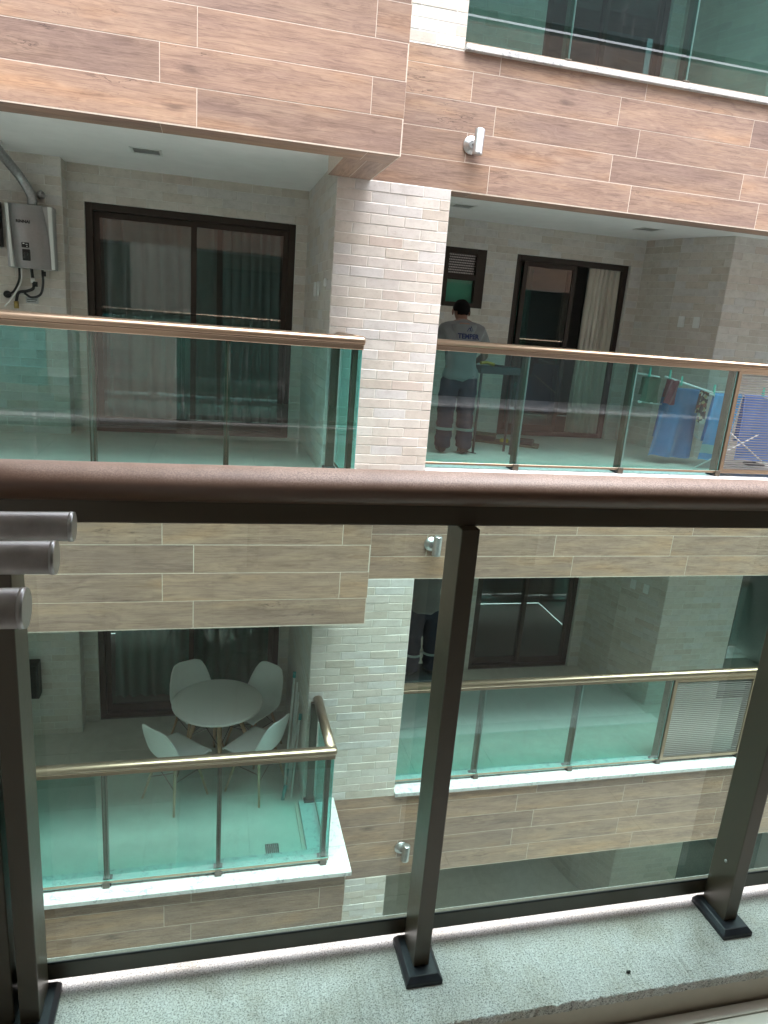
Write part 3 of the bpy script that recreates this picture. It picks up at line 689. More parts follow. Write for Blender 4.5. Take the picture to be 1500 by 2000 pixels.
# small window beside the worker (and the one below)
for lv in (0, -1):
    dz = lv * H; x0, x1, z0, z1 = WR; z0 += dz; z1 += dz
    t = thing('small_window', 'small dark brown window behind the worker ' + ('at eye level' if lv == 0 else 'one storey down'), 'window', (2.7, BRK, z0), 'small two-part windows')
    zm = z0 + 0.29
    boxes('window_frame', [(x0, x0 + 0.06, BRK - 0.01, BRK + 0.09, z0, z1), (x1 - 0.11, x1, BRK - 0.01, BRK + 0.09, z0, z1), (x0 + 0.06, x1 - 0.11, BRK - 0.01, BRK + 0.09, z1 - 0.06, z1), (x0 + 0.06, x1 - 0.11, BRK - 0.01, BRK + 0.09, z0, z0 + 0.05), (x0 + 0.06, x1 - 0.11, BRK - 0.01, BRK + 0.09, zm, zm + 0.06)], 'door_frame', t, 0.003)
    glass_pane('pane', x0 + 0.06, x1 - 0.11, BRK + 0.04, BRK + 0.046, z0 + 0.05, zm, t, 'clear_glass')
    box('shade', x0 + 0.06, x1 - 0.11, BRK + 0.06, BRK + 0.065, z0 + 0.05, zm, 'curtain_green', t)
    # perforated ventilation panel
    bm = bmesh.new(); u0, u1, w0, w1 = x0 + 0.06, x1 - 0.11, zm + 0.06, z1 - 0.06
    nx, nz = 16, 8
    for i in range(nx):
        for j in range(nz):
            cx = u0 + (u1 - u0) * (i + 0.5 + 0.25 * (1 if j % 2 else -1)) / nx; cz = w0 + (w1 - w0) * (j + 0.5) / nz
            bx(bm, cx - 0.0065, cx + 0.0065, BRK + 0.028, BRK + 0.034, cz - 0.0065, cz + 0.0065)
    mp = obj('perforated_panel', me_from(bm, 'perforated_panel'), 'aluminium', t); mp['kind'] = 'stuff'
    box('panel_back', u0, u1, BRK + 0.04, BRK + 0.05, w0, w1, 'dark_metal', t)

# ---- switch plates
def switch(name, p, u, label, wd=0.075, ht=0.118):
    u = Vector(u).normalized(); n = u.cross(Vector((0, 0, 1)))
    t = thing(name, label, 'switch', p, 'switch plates on brick')
    mw = Matrix(((u.x, 0, n.x, p[0]), (u.y, 0, n.y, p[1]), (0, 1, 0, p[2]), (0, 0, 0, 1)))
    bm = bmesh.new(); bx(bm, -wd / 2, wd / 2, -ht / 2, ht / 2, 0.004, 0.018); bmesh.ops.bevel(bm, geom=bm.edges[:], offset=0.003, segments=2, affect='EDGES')
    obj('plate', me_from(bm, 'plate'), 'plastic_white', t, mw)
    bm = bmesh.new(); bx(bm, -0.012, 0.012, -0.02, 0.02, 0.0185, 0.022)
    obj('rocker', me_from(bm, 'rocker'), 'plastic_white', t, mw)
sA, sB = Vector((SEG[1][0], SEG[1][1], 0)), Vector((SEG[2][0], SEG[2][1], 0))
su = (sA - sB).normalized(); 
for lv in (0, -1):
    for fr_, nm in ((0.72, 'left'), (0.42, 'right')):
        p = sB.lerp(sA, fr_); su_ = (sB - sA).normalized()
        n = su_.cross(Vector((0, 0, 1)))
        if n.x > 0: su_ = -su_
        n = su_.cross(Vector((0, 0, 1)))
        pp = p + n * 0.009
        switch('switch_plate', (pp.x, pp.y, 0.222 + lv * H), su_, ('%s white switch plate of the pair on the slanting brick wall ' % nm) + LV[lv])
for y, nm in ((6.30, 'farther'), (6.10, 'nearer')):
    switch('switch_plate', (0.859, y, 0.195), (0, -1, 0), '%s white switch plate on the side wall left of the bright pillar' % nm)
switch('switch_plate', (0.859, 5.72, 0.235), (0, -1, 0), 'small grey plate near the front edge of the side wall', 0.06, 0.06)

# ---- ceiling lights
def ceil_light(x, y, z, label):
    t = thing('ceiling_light', label, 'ceiling light', (x, y, z), 'recessed square ceiling lights')
    boxes('trim', [(x - 0.115, x + 0.115, y - 0.115, y - 0.095, z - 0.006, z - 0.001), (x - 0.115, x + 0.115, y + 0.095, y + 0.115, z - 0.006, z - 0.001), (x - 0.115, x - 0.095, y - 0.095, y + 0.095, z - 0.006, z - 0.001), (x + 0.095, x + 0.115, y - 0.095, y + 0.095, z - 0.006, z - 0.001)], 'plastic_white', t)
    box('diffuser', x - 0.095, x + 0.095, y - 0.090, y + 0.090, z - 0.0015, z - 0.001, 'galvanised', t)
ceil_light(-0.50, 6.16, CL, 'square ceiling light panel over the left balcony')
ceil_light(2.32, 6.98, CR, 'square ceiling light close to the pillar over the worker')
ceil_light(4.36, 7.0, CR, 'square ceiling light over the towels on the right')

# ---- wall lamps
def wall_lamp(z, label):
    t = thing('wall_lamp', label, 'wall lamp', (1.845, P2, z), 'cylinder spot lamps on the wood wall')
    lathe('round_base', [(0.062, 0.0), (0.064, -0.012), (0.058, -0.017), (0.054, -0.018), (0.052, -0.027), (0.041, -0.029), (0.036, -0.038), (0.026, -0.040)], 'aluminium', t, 36, 'Y', (1.845, P2 - 0.008, z - 0.012))
    tube('arm', [(1.850, P2 - 0.04, z - 0.012), (1.862, P2 - 0.075, z - 0.002)], 0.012, 'aluminium', t, 14)
    c = Vector((1.870, P2 - 0.100, z))
    ax = Vector((0.02, -0.03, 1)).normalized(); rot = ax.to_track_quat('Z', 'Y').to_matrix().to_4x4()
    o = lathe('spot_tube', [(0.026, -0.088), (0.0365, -0.088), (0.0375, -0.086), (0.0375, -0.074), (0.0365, -0.072), (0.0365, 0.078), (0.033, 0.084), (0.02, 0.086)], 'aluminium', None, 32, 'Z')
    o.matrix_world = Matrix.Translation(c) @ rot; o.parent = t; o.matrix_parent_inverse = WM[t.name].inverted(); o.matrix_basis = Matrix.Translation(c) @ rot
    WM[o.name] = o.matrix_basis.copy()
wall_lamp(1.295, 'aluminium wall lamp above the worker, topmost of three')
wall_lamp(1.295 - H, 'aluminium wall lamp just below the near handrail, middle of three')
wall_lamp(1.295 - 2 * H, 'aluminium wall lamp near the bottom, lowest of three')

# ---- water heater
def heater():
    yw = BL - 0.2 - 0.008
    t = thing('water_heater', 'silver gas water heater with flue pipe on the left brick wall', 'water heater', (-1.5, yw, 0.17))
    x0, x1, z0, z1 = -1.66, -1.29, 0.172, 0.675; yf = yw - 0.16
    body = box('housing', x0, x1, yw - 0.11, yw, z0, z1, 'heater_side', t, 0.012, 3)
    # bowed front cover, narrower at the top like a shield
    bm = bmesh.new(); nu, nv = 14, 14; rows = []
    for j in range(nv + 1):
        v = j / nv; row = []
        xa = x0 + 0.035 + 0.030 * math.sin(math.pi * 0.5 * (1 - v)) * (1 - v) ; xb = x1 - 0.030 - 0.055 * v ** 2.0
        for i in range(nu + 1):
            s = i / nu
            y = yw - 0.112 - 0.040 * math.sin(math.pi * s) ** 0.6 - 0.008 * math.sin(math.pi * v)
            row.append(bm.verts.new((xa + (xb - xa) * s, y, z0 + 0.004 + (z1 - z0 - 0.008) * v)))
        rows.append(row)
    for a, b in zip(rows, rows[1:]):
        for i in range(nu): bm.faces.new((a[i], a[i + 1], b[i + 1], b[i])).smooth = True
    obj('front_cover', me_from(bm, 'front_cover'), 'heater_front', t)
    def strip(xa0, xa1, xb0, xb1):
        bm = bmesh.new(); n = 12; A = []
        for j in range(n + 1):
            v = j / n; z = z0 + 0.006 + (z1 - z0 - 0.012) * v
            a, b = xa0 + (xa1 - xa0) * v, xb0 + (xb1 - xb0) * v
            A.append((bm.verts.new((a, yw - 0.112, z)), bm.verts.new((a, yw - 0.130, z)), bm.verts.new((b, yw - 0.130, z)), bm.verts.new((b, yw - 0.112, z))))
        for p, q in zip(A, A[1:]):
            for i in range(3): bm.faces.new((p[i], p[i + 1], q[i + 1], q[i]))
        bmesh.ops.recalc_face_normals(bm, faces=bm.faces[:])
        obj('side_trim', me_from(bm, 'side_trim'), 'plastic_white', t)
    strip(x0 + 0.028, x0 + 0.006, x0 + 0.052, x0 + 0.030); strip(x1 - 0.028, x1 - 0.042, x1 - 0.003, x1 - 0.012)
    d = box('display', -1.535, -1.478, yf - 0.004, yf + 0.006, 0.335, 0.375, 'black_plastic', t, 0.003, 1)
    box('display_digit', -1.525, -1.512, yf - 0.0055, yf - 0.0045, 0.362, 0.369, 'plastic_white', d); box('display_digit', -1.503, -1.488, yf - 0.0055, yf - 0.0045, 0.358, 0.362, 'plastic_white', d); box('display_digit', -1.497, -1.489, yf - 0.0055, yf - 0.0045, 0.341, 0.348, 'plastic_white', d)
    kn = box('control_panel', -1.533, -1.472, yf - 0.004, yf + 0.008, 0.232, 0.322, 'black_plastic', t, 0.006, 2)
    lathe('knob', [(0.016, 0), (0.016, -0.010), (0.013, -0.014)], 'dark_metal', kn, 20, 'Y', (-1.503, yf - 0.004, 0.285))
    tm = text_mesh('RINNAI', 0.032, 0, 0.0014)
    for v in tm.vertices: v.co = Vector((v.co.x, 0, v.co.y))
    obj('lettering', tm, 'black_plastic', t, Matrix.Translation((-1.515, yf - 0.0035, 0.535)))
    # flue: ribbed aluminium hose up to a collar in the ceiling
    pts = curve_pts([(-1.455, yw - 0.09, 0.675), (-1.46, yw - 0.09, 0.75), (-1.53, yw - 0.13, 0.88), (-1.61, yw - 0.30, 1.00), (-1.66, yw - 0.42, 1.08)], 16)
    bm = bmesh.new(); sweep(bm, pts, [0.036 + (0.003 if i % 2 else -0.001) for i in range(len(pts))], 18); bmesh.ops.recalc_face_normals(bm, faces=bm.faces[:])
    obj('flue_hose', me_from(bm, 'flue_hose'), 'galvanised', t)
    lathe('ceiling_collar', [(0.085, CL - 0.001), (0.09, CL - 0.012), (0.06, CL - 0.03), (0.045, CL - 0.055)], 'plastic_white', t, 28, 'Z', (-1.66, yw - 0.42, 0))
    tube('flexible_pipe', curve_pts([(-1.585, yw - 0.06, 0.175), (-1.59, yw - 0.06, 0.08), (-1.64, yw - 0.05, -0.02), (-1.70, yw - 0.02, -0.05)], 8), 0.009, 'rubber', t, 8)
    tube('drain_tube', curve_pts([(-1.565, yw - 0.07, 0.175), (-1.575, yw - 0.07, 0.06), (-1.64, yw - 0.08, -0.06), (-1.71, yw - 0.08, -0.15)], 8), 0.006, 'plastic_white', t, 8)
    tube('flexible_pipe', curve_pts([(-1.49, yw - 0.06, 0.175), (-1.485, yw - 0.06, 0.10), (-1.48, yw - 0.07, 0.02), (-1.53, yw - 0.07, -0.01), (-1.60, yw - 0.06, -0.03), (-1.625, yw - 0.05, -0.10)], 8), 0.012, 'rubber', t, 8)
    tube('flexible_pipe', curve_pts([(-1.405, yw - 0.06, 0.175), (-1.405, yw - 0.06, 0.06), (-1.43, yw - 0.06, -0.03), (-1.50, yw - 0.06, -0.06), (-1.56, yw - 0.03, -0.03)], 8), 0.010, 'dark_metal', t, 8)
    for x, z, m in ((-1.395, 0.14, 'rubber'), (-1.485, 0.08, 'plastic_white'), (-1.465, 0.05, 'rubber')):
        tube('pipe_nut', [(x, yw - 0.06, z - 0.02), (x, yw - 0.06, z + 0.02)], 0.017, m, t, 8)
    tube('gas_valve', [(-1.625, yw - 0.05, -0.16), (-1.625, yw - 0.05, -0.10)], 0.02, 'brass', t, 10)
    lathe('wall_collar', [(0.03, 0), (0.03, -0.02), (0.02, -0.025)], 'rubber', t, 20, 'Y', (-1.70, yw, -0.05))
    box('rating_plate', -1.56, -1.46, yw - 0.004, yw, -0.11, -0.06, 'galvanised', t)
    box('plate_line', -1.55, -1.47, yw - 0.0055, yw - 0.004, -0.082, -0.076, 'black_plastic', t); box('plate_line', -1.55, -1.48, yw - 0.0055, yw - 0.004, -0.098, -0.093, 'black_plastic', t)
heater()
t = thing('gas_tap', 'small round metal tap above the water heater', 'tap', (-1.40, BL - 0.2, 0.77))
lathe('escutcheon', [(0.034, 0), (0.034, -0.008), (0.022, -0.014), (0.016, -0.05)], 'galvanised', t, 24, 'Y', (-1.40, BL - 0.208, 0.768))
tube('lever', [(-1.40, BL - 0.26, 0.768), (-1.385, BL - 0.265, 0.80)], 0.007, 'aluminium', t, 8)
t = thing('meter_box', 'dark box on the wall at the left edge beside the heater', 'box', (-1.76, BL - 0.2, 0.2))
box('box_body', -1.86, -1.705, BL - 0.30, BL - 0.208, 0.33, 0.68, 'dark_metal', t, 0.008, 2); box('box_lid', -1.855, -1.71, BL - 0.308, BL - 0.301, 0.335, 0.675, 'rubber', t, 0.002, 1)
t = thing('wall_heater', 'dark heater unit on the lower left balcony wall', 'water heater', (-1.7, BL - 0.2, -3.7))
box('housing', -1.95, -1.60, BL - 0.34, BL - 0.208, -3.86, -3.49, 'dark_metal', t, 0.01, 2); box('front_cover', -1.93, -1.62, BL - 0.352, BL - 0.341, -3.84, -3.51, 'rubber', t, 0.004, 1)
tube('pipe', curve_pts([(-1.72, BL - 0.26, -3.86), (-1.72, BL - 0.26, -3.95), (-1.78, BL - 0.24, -4.05)], 6), 0.014, 'rubber', t, 8)

# ---- people
def skin_mesh(name, verts, edges, radii, sub=2, root=0):
    me = bpy.data.meshes.new(name); me.from_pydata(verts, edges, []); me.update()
    o = bpy.data.objects.new(name + '_tmp', me); col.objects.link(o)
    m = o.modifiers.new('skin', 'SKIN'); m.use_smooth_shade = True
    sv = me.skin_vertices[0].data
    for i, r in enumerate(radii): sv[i].radius = r if isinstance(r, tuple) else (r, r)
    for i in range(len(verts)): sv[i].use_root = (i == root)
    s = o.modifiers.new('sub', 'SUBSURF'); s.levels = sub; s.render_levels = sub
    dg = bpy.context.evaluated_depsgraph_get()
    r = bpy.data.meshes.new_from_object(o.evaluated_get(dg)); bpy.data.objects.remove(o); r.name = name
    for p in r.polygons: p.use_smooth = True
    return r
def chain(V, E, Rr, start, pts, rads):
    prev = start
    for p, r in zip(pts, rads):
        V.append(p); Rr.append(r); i = len(V) - 1
        if prev is not None: E.append((prev, i))
        prev = i
    return prev
def make_worker(loc, yaw, label, arm_hand=(0.23, 0.33, 0.87)):
    t = thing('person', label, 'person', loc, 'workers in grey shirts and navy trousers')
    mw = Matrix.Translation(loc) @ Matrix.Rotation(yaw, 4, 'Z')
    hx, hy, hz = arm_hand
    V, E, Q = [], [], []
    root = chain(V, E, Q, None, [(0, 0.0, 0.80)], [(0.135, 0.105)])
    ch = chain(V, E, Q, root, [(0, 0.025, 0.94), (0, 0.06, 1.10), (0, 0.085, 1.20)], [(0.125, 0.095), (0.145, 0.10), (0.10, 0.075)])
    nk = chain(V, E, Q, ch, [(0, 0.11, 1.25), (0, 0.14, 1.28), (0, 0.175, 1.325), (0, 0.19, 1.38), (0, 0.185, 1.405)], [0.055, 0.056, (0.075, 0.088), (0.074, 0.090), (0.05, 0.06)])
    for s in (-1, 1):
        sh = (0.165 * s, 0.075, 1.175)
        el = (0.26 * s, 0.10, 0.945) if s > 0 else (-0.27, 0.13, 0.96)
        hd = (hx, hy, hz) if s > 0 else (-0.20, 0.36, 1.00)
        wr = tuple(el[k] + (hd[k] - el[k]) * 0.80 for k in range(3))
        h = chain(V, E, Q, ch, [sh, tuple((sh[k] + el[k]) / 2 for k in range(3)), el, tuple(el[k] * 0.6 + wr[k] * 0.4 for k in range(3)), wr, hd], [0.058, 0.046, 0.040, 0.038, 0.026, (0.036, 0.018)])
        d = Vector(hd) - Vector(wr); d.normalize(); sd_ = d.cross(Vector((0, 0, 1))).normalized()
        for i, (off, ln) in enumerate(((-0.027, 0.062), (-0.009, 0.072), (0.009, 0.068), (0.027, 0.052))):
            b = Vector(hd) + sd_ * off + d * 0.020
            chain(V, E, Q, h, [tuple(b + d * ln * 0.35), tuple(b + d * ln * 0.75 - Vector((0, 0, 0.010))), tuple(b + d * ln - Vector((0, 0, 0.026)))], [0.0085, 0.008, 0.007])
        b = Vector(hd) - d * 0.02 - sd_ * 0.030 * s
        chain(V, E, Q, h, [tuple(b), tuple(b + d * 0.03 - sd_ * 0.012 * s), tuple(b + d * 0.055 - Vector((0, 0, 0.012)))], [0.011, 0.009, 0.008])
        chain(V, E, Q, root, [(0.085 * s, 0.005, 0.74), (0.095 * s, 0.025, 0.42), (0.10 * s, -0.01, 0.24), (0.105 * s, -0.02, 0.075), (0.115 * s, 0.09, 0.035)], [0.09, 0.062, 0.056, 0.042, (0.036, 0.026)])
    obj('body', skin_mesh('body', V, E, Q), 'skin', t, mw)
    # ears and nose are on the head as small swellings
    for s in (-1, 1):
        lathe_o = lathe('ear', [(0.004, 0.0), (0.022, 0.004), (0.024, 0.010), (0.014, 0.015)], 'skin', None, 12, 'X'); lathe_o.parent = t; lathe_o.matrix_parent_inverse = WM[t.name].inverted(); lathe_o.matrix_basis = mw @ Matrix.Translation((0.074 * s, 0.18, 1.335)) @ Matrix.Diagonal((s, 1.0, 1.3, 1)); WM[lathe_o.name] = lathe_o.matrix_basis.copy()
    # hair cap
    bm = bmesh.new(); bmesh.ops.create_uvsphere(bm, u_segments=24, v_segments=16, radius=1.0)
    for v in bm.verts:
        n = Vector(v.co); k_ = 1 + 0.03 * math.sin(n.x * 23 + n.z * 17) * math.cos(n.y * 19)
        v.co = Vector((n.x * 0.083 * k_, n.y * 0.101 * k_, n.z * 0.094 * k_))
    bmesh.ops.bisect_plane(bm, geom=bm.verts[:] + bm.edges[:] + bm.faces[:], plane_co=(0, -0.02, -0.055), plane_no=(0, -0.55, -0.83), clear_outer=False, clear_inner=False)
    kill = [v for v in bm.verts if v.co.z < -0.089 + max(0, v.co.y + 0.01) * 1.25 or (v.co.z < -0.022 and abs(v.co.x) > 0.058)]
    bmesh.ops.delete(bm, geom=kill, context='VERTS')
    bmesh.ops.solidify(bm, geom=bm.faces[:], thickness=0.006)
    obj('hair', me_from(bm, 'hair', True), 'hair', t, mw @ Matrix.Translation((0, 0.180, 1.362)))
    # shirt: torso and short sleeves
    V, E, Q = [], [], []
    r0 = chain(V, E, Q, None, [(0, 0.055, 1.06)], [(0.170, 0.128)])
    chain(V, E, Q, r0, [(0, 0.02, 0.88), (0.01, 0.0, 0.73), (0.012, -0.003, 0.70)], [(0.172, 0.132), (0.186, 0.145), (0.186, 0.145)])
    tp = chain(V, E, Q, r0, [(0, 0.082, 1.185), (0, 0.097, 1.235), (0, 0.108, 1.255)], [(0.150, 0.105), (0.085, 0.078), (0.068, 0.066)])
    for s in (-1, 1):
        chain(V, E, Q, r0 + 4 - 0, [(0.170 * s, 0.075, 1.165), (0.225 * s, 0.09, 1.06), (0.250 * s, 0.095, 0.99)], [0.078, 0.076, 0.078])
    sh = obj('shirt', skin_mesh('shirt', V, E, Q), 'shirt_grey', t, mw)
    me = sh.data
    for v in me.vertices:     # loose folds
        c = v.co; a = max(0.0, min(1.0, (1.10 - c.z) / 0.3))
        f = 0.010 * a * math.sin(c.x * 42 + math.sin(c.z * 12) * 2.0) + 0.006 * a * math.sin(c.z * 38 + c.x * 15)
        v.co = c + v.normal * f
    bvh = BVHTree.FromPolygons([v.co.copy() for v in me.vertices], [list(p.vertices) for p in me.polygons])
    def stamp(tm, cx, cz, name):
        for v in tm.vertices:
            x, z = cx + v.co.x, cz + v.co.y
            h = bvh.ray_cast(Vector((x, -1, z)), Vector((0, 1, 0)))
            v.co = Vector((x, (h[0].y if h[0] else -0.06) - 0.003, z))
        obj(name, tm, 'print_navy', sh, mw)
    bm = bmesh.new(); bm.from_mesh(text_mesh('TEMPER', 0.062, 0, 0.0022)); bmesh.ops.triangulate(bm, faces=bm.faces[:]); bmesh.ops.subdivide_edges(bm, edges=[e for e in bm.edges if e.calc_length() > 0.012], cuts=2)
    for v in bm.verts: v.co.x *= 0.95
    stamp(me_from(bm, 'lettering'), 0.035, 1.118, 'lettering')
    bm = bmesh.new()
    for a, b in (((-0.022, 0.048), (0.0, 0.082)), ((0.0, 0.082), (0.022, 0.048)), ((0.004, 0.050), (0.016, 0.094)), ((0.016, 0.094), (0.036, 0.052))):
        A, B = Vector((*a, 0)), Vector((*b, 0)); d = (B - A).normalized(); n = Vector((-d.y, d.x, 0)) * 0.0028
        for q in range(4):
            p0, p1 = A.lerp(B, q / 4), A.lerp(B, (q + 1) / 4)
            bm.faces.new([bm.verts.new(p) for p in (p0 - n, p1 - n, p1 + n, p0 + n)])
    stamp(me_from(bm, 'emblem'), 0.04, 1.118, 'emblem')
    # trousers
    V, E, Q = [], [], []
    r0 = chain(V, E, Q, None, [(0, 0.0, 0.79)], [(0.150, 0.118)])
    chain(V, E, Q, r0, [(0, 0.0, 0.84)], [(0.146, 0.114)])
    for s in (-1, 1):
        chain(V, E, Q, r0, [(0.085 * s, 0.003, 0.68), (0.095 * s, 0.022, 0.44), (0.10 * s, -0.005, 0.26), (0.108 * s, -0.015, 0.085), (0.108 * s, -0.012, 0.055)], [(0.105, 0.112), (0.085, 0.092), (0.080, 0.084), (0.083, 0.088), (0.083, 0.088)])
    tr = obj('trousers', skin_mesh('trousers', V, E, Q), 'trouser_navy', t, mw)
    for v in tr.data.vertices:
        c = v.co; v.co = c + v.normal * (0.004 * math.sin(c.z * 46 + c.x * 30) + 0.003 * math.sin(c.z * 90 + c.y * 40))
    for s in (-1, 1):
        bm = bmesh.new(); rings = []
        for z in (0.235, 0.262):
            rings.append([bm.verts.new((0.101 * s + 0.091 * math.cos(a), -0.007 + 0.096 * math.sin(a), z)) for a in [2 * math.pi * i / 20 for i in range(20)]])
        for i in range(20): bm.faces.new((rings[0][i], rings[0][(i + 1) % 20], rings[1][(i + 1) % 20], rings[1][i])).smooth = True
        bmesh.ops.solidify(bm, geom=bm.faces[:], thickness=-0.003)
        obj('reflective_band', me_from(bm, 'reflective_band'), 'band_grey', tr, mw)
        V, E, Q = [], [], []
        chain(V, E, Q, None, [(0.108 * s, -0.045, 0.045), (0.108 * s, -0.01, 0.05), (0.113 * s, 0.06, 0.042), (0.118 * s, 0.125, 0.034)], [(0.042, 0.042), (0.046, 0.048), (0.044, 0.038), (0.036, 0.026)])
        obj('boot', skin_mesh('boot', V, E, Q), 'boot_black', t, mw)
    return t
make_worker((2.30, 6.50, FR), R(-4), 'worker seen from behind in lettered grey shirt, standing under the small window')
make_worker((2.14, 6.34, FR - H + 0.80), R(6), 'worker legs and shirt hem one storey down, standing on a bench beside the pillar', (0.2, 0.3, 1.0))

# ---- workbenches
def bench(x0, x1, y0, y1, ztop, zf, label):
    t = thing('workbench', label, 'bench', ((x0 + x1) / 2, (y0 + y1) / 2, zf), 'folding workbenches')
    box('top_board', x0, x1, y0, y1, ztop - 0.07, ztop, 'bench_top', t, 0.004, 1)
    for x in (x0 + 0.02, x1 - 0.02):
        for y in (y0 + 0.02, y1 - 0.02): tube('leg', [(x, y, zf), (x, y, ztop - 0.07)], 0.013, 'dark_metal', t, 10)
    return t
bench(2.515, 2.95, 6.52, 6.72, -0.365, FR, 'narrow dark workbench with thin legs right of the upper worker')
bench(1.80, 2.48, 6.18, 6.55, FR - H + 0.80, FR - H, 'dark bench the lower worker stands on')
t = thing('hand_tool', 'yellow handled tool lying on the narrow workbench', 'tool', (2.62, 6.6, -0.365))
tube('grip', curve_pts([(2.53, 6.58, -0.34), (2.60, 6.60, -0.335), (2.68, 6.60, -0.35)], 6), 0.016, 'tool_yellow', t, 10)
tube('blade', [(2.68, 6.60, -0.352), (2.80, 6.60, -0.358)], [0.010, 0.005], 'dark_metal', t, 8)
# boards and tools on the floor
t = thing('tool_tray', 'flat wooden board with tools on the floor by the right door', 'tray', (3.15, 7.2, FR))
mwt = Matrix.Translation((3.12, 7.2, FR)) @ Matrix.Rotation(R(-28), 4, 'Z')
def tb(name, b, m, bev=0.002):
    bm = bmesh.new(); bx(bm, *b); bmesh.ops.bevel(bm, geom=bm.edges[:], offset=bev, segments=1, affect='EDGES'); obj(name, me_from(bm, name), m, t, mwt)
tb('board', (-0.32, 0.40, -0.13, 0.13, 0.002, 0.022), 'tool_board'); tb('toolbox', (-0.30, -0.08, -0.10, 0.08, 0.022, 0.075), 'black_plastic', 0.008); tb('toolbox_lid', (-0.31, -0.07, -0.11, 0.09, 0.076, 0.090), 'tool_board', 0.004)
tb('yellow_tool', (-0.02, 0.07, -0.09, -0.03, 0.022, 0.058), 'tool_yellow', 0.006); tb('drill_case', (0.12, 0.34, -0.09, 0.10, 0.022, 0.070), 'dark_metal', 0.01)
t = thing('screwdriver', 'small dark tool on the floor between the boots and bench leg', 'tool', (2.5, 6.55, FR))
tube('handle', [(2.40, 6.62, FR + 0.013), (2.48, 6.55, FR + 0.013)], 0.012, 'rubber', t, 10); tube('shaft', [(2.48, 6.55, FR + 0.012), (2.55, 6.49, FR + 0.008)], 0.005, 'dark_metal', t, 8)

# ---- drying rack with towels (eye level, right)
t = thing('drying_rack', 'white folding clothes rack behind the right glass panel', 'drying rack', (5.1, 6.2, FR))
A, B, C, D = (4.12, 6.30, -0.315), (4.50, 6.62, -0.36), (4.84, 6.02, -0.44), (5.9, 6.06, -0.45)
def bar(p, q, r=0.008): tube('tube', [p, q], r, 'white_tube', t, 8)
bar((4.12, 6.40, -0.325), (4.32, 6.30, -0.345)); bar((4.36, 6.28, -0.335), (4.83, 6.14, -0.455), 0.010); bar((4.42, 6.34, -0.45), (6.1, 6.34, -0.47)); bar((4.80, 6.14, -0.47), (6.1, 6.14, -0.47), 0.010)
bar((4.83, 6.14, -0.455), (5.18, 6.14, -0.80)); bar((4.18, 6.34, -0.60), (4.5, 6.34, -0.62)); bar((4.42, 6.38, -0.60), (4.95, 6.38, -0.95), 0.010); bar((4.62, 5.98, FR + 0.01), (5.42, 6.08, -0.84), 0.007); bar((5.02, 6.08, -0.80), (5.62, 5.98, FR + 0.01), 0.007)
bar((6.05, 5.98, FR + 0.01), (6.05, 6.34, -0.47), 0.010); bar((6.05, 6.34, FR + 0.01), (6.05, 6.14, -0.47), 0.010)
lathe('tube_end', [(0.012, -0.02), (0.016, 0), (0.012, 0.02)], 'plastic_white', t, 10, 'X', (4.17, 6.34, -0.60))
def towel(name, x0, x1, y, zt, zb, mat, label, folds=2.5, amp=0.03, slant=0.0, band=None, sway=0.0, grp='laundry on the rack', cat='towel'):
    bm = bmesh.new(); nu, nv = 36, 30; front = []
    for j in range(nv + 1):
        v = j / nv; row = []
        for i in range(nu + 1):
            s = i / nu; a = amp * (0.15 + 0.85 * v)
            x = x0 + (x1 - x0) * s + slant * v + sway * v * (s - 0.5)
            yy = y - 0.012 - a * (0.5 + 0.5 * math.sin(2 * math.pi * folds * s + 1.3 * v + 0.8)) - 0.01 * math.sin(9 * s + 4 * v)
            zz = zt - (zt - zb) * v + 0.010 * math.sin(5 * s + 1) * v
            row.append(bm.verts.new((x, yy, zz)))
        front.append(row)
    back = []
    for j in range(9):
        v = j / 8; back.append([bm.verts.new((front[0][i].co.x + slant * v * 0.5, y + 0.012 + 0.012 * v * (1 + math.sin(2 * math.pi * folds * i / nu)), zt - (zt - zb) * 0.72 * v)) for i in range(nu + 1)])
    top = [bm.verts.new((front[0][i].co.x, y, zt + 0.009)) for i in range(nu + 1)]
    for i in range(nu):
        for a, b in list(zip(front, front[1:])): 
            f = bm.faces.new((a[i], a[i + 1], b[i + 1], b[i])); f.smooth = True
            jv = (front.index(a) + 0.5) / nv
            if band and band[0] < jv < band[1]: f.material_index = 1
        for a, b in zip(back, back[1:]): bm.faces.new((a[i + 1], a[i], b[i], b[i + 1])).smooth = True
        bm.faces.new((front[0][i + 1], front[0][i], top[i], top[i + 1])).smooth = True
        bm.faces.new((top[i + 1], top[i], back[0][i], back[0][i + 1])).smooth = True
    bmesh.ops.solidify(bm, geom=bm.faces[:], thickness=0.004)
    o = obj(name, me_from(bm, name), [mat, 'towel_band'] if band else mat)
    tag(o, label, cat, grp); return o
towel('bath_towel', 4.42, 4.83, 6.34, -0.45, -1.14, 'towel_blue', 'large folded mid blue towel, left one on the rack', 2.2, 0.07, -0.05, None, 0.10)
towel('bath_towel', 4.85, 5.17, 6.14, -0.462, -1.13, 'towel_sky', 'bright blue towel with pale band, right of the patterned cloth', 0.8, 0.03, -0.07, (0.76, 0.90))
towel('bath_towel', 5.20, 5.80, 6.14, -0.462, -1.12, 'towel_violet', 'violet blue towel behind the louvre slats', 1.2, 0.04, 0.0)
towel('hand_cloth', 4.16, 4.36, 6.34, -0.36, -0.60, 'cloth_green', 'small grey green cloth at the left end of the rack', 0.7, 0.02, -0.01, cat='cloth')
towel('hand_cloth', 4.375, 4.51, 6.25, -0.365, -0.60, 'cloth_wine', 'small wine red cloth on the rack', 0.5, 0.015, -0.02, cat='cloth')
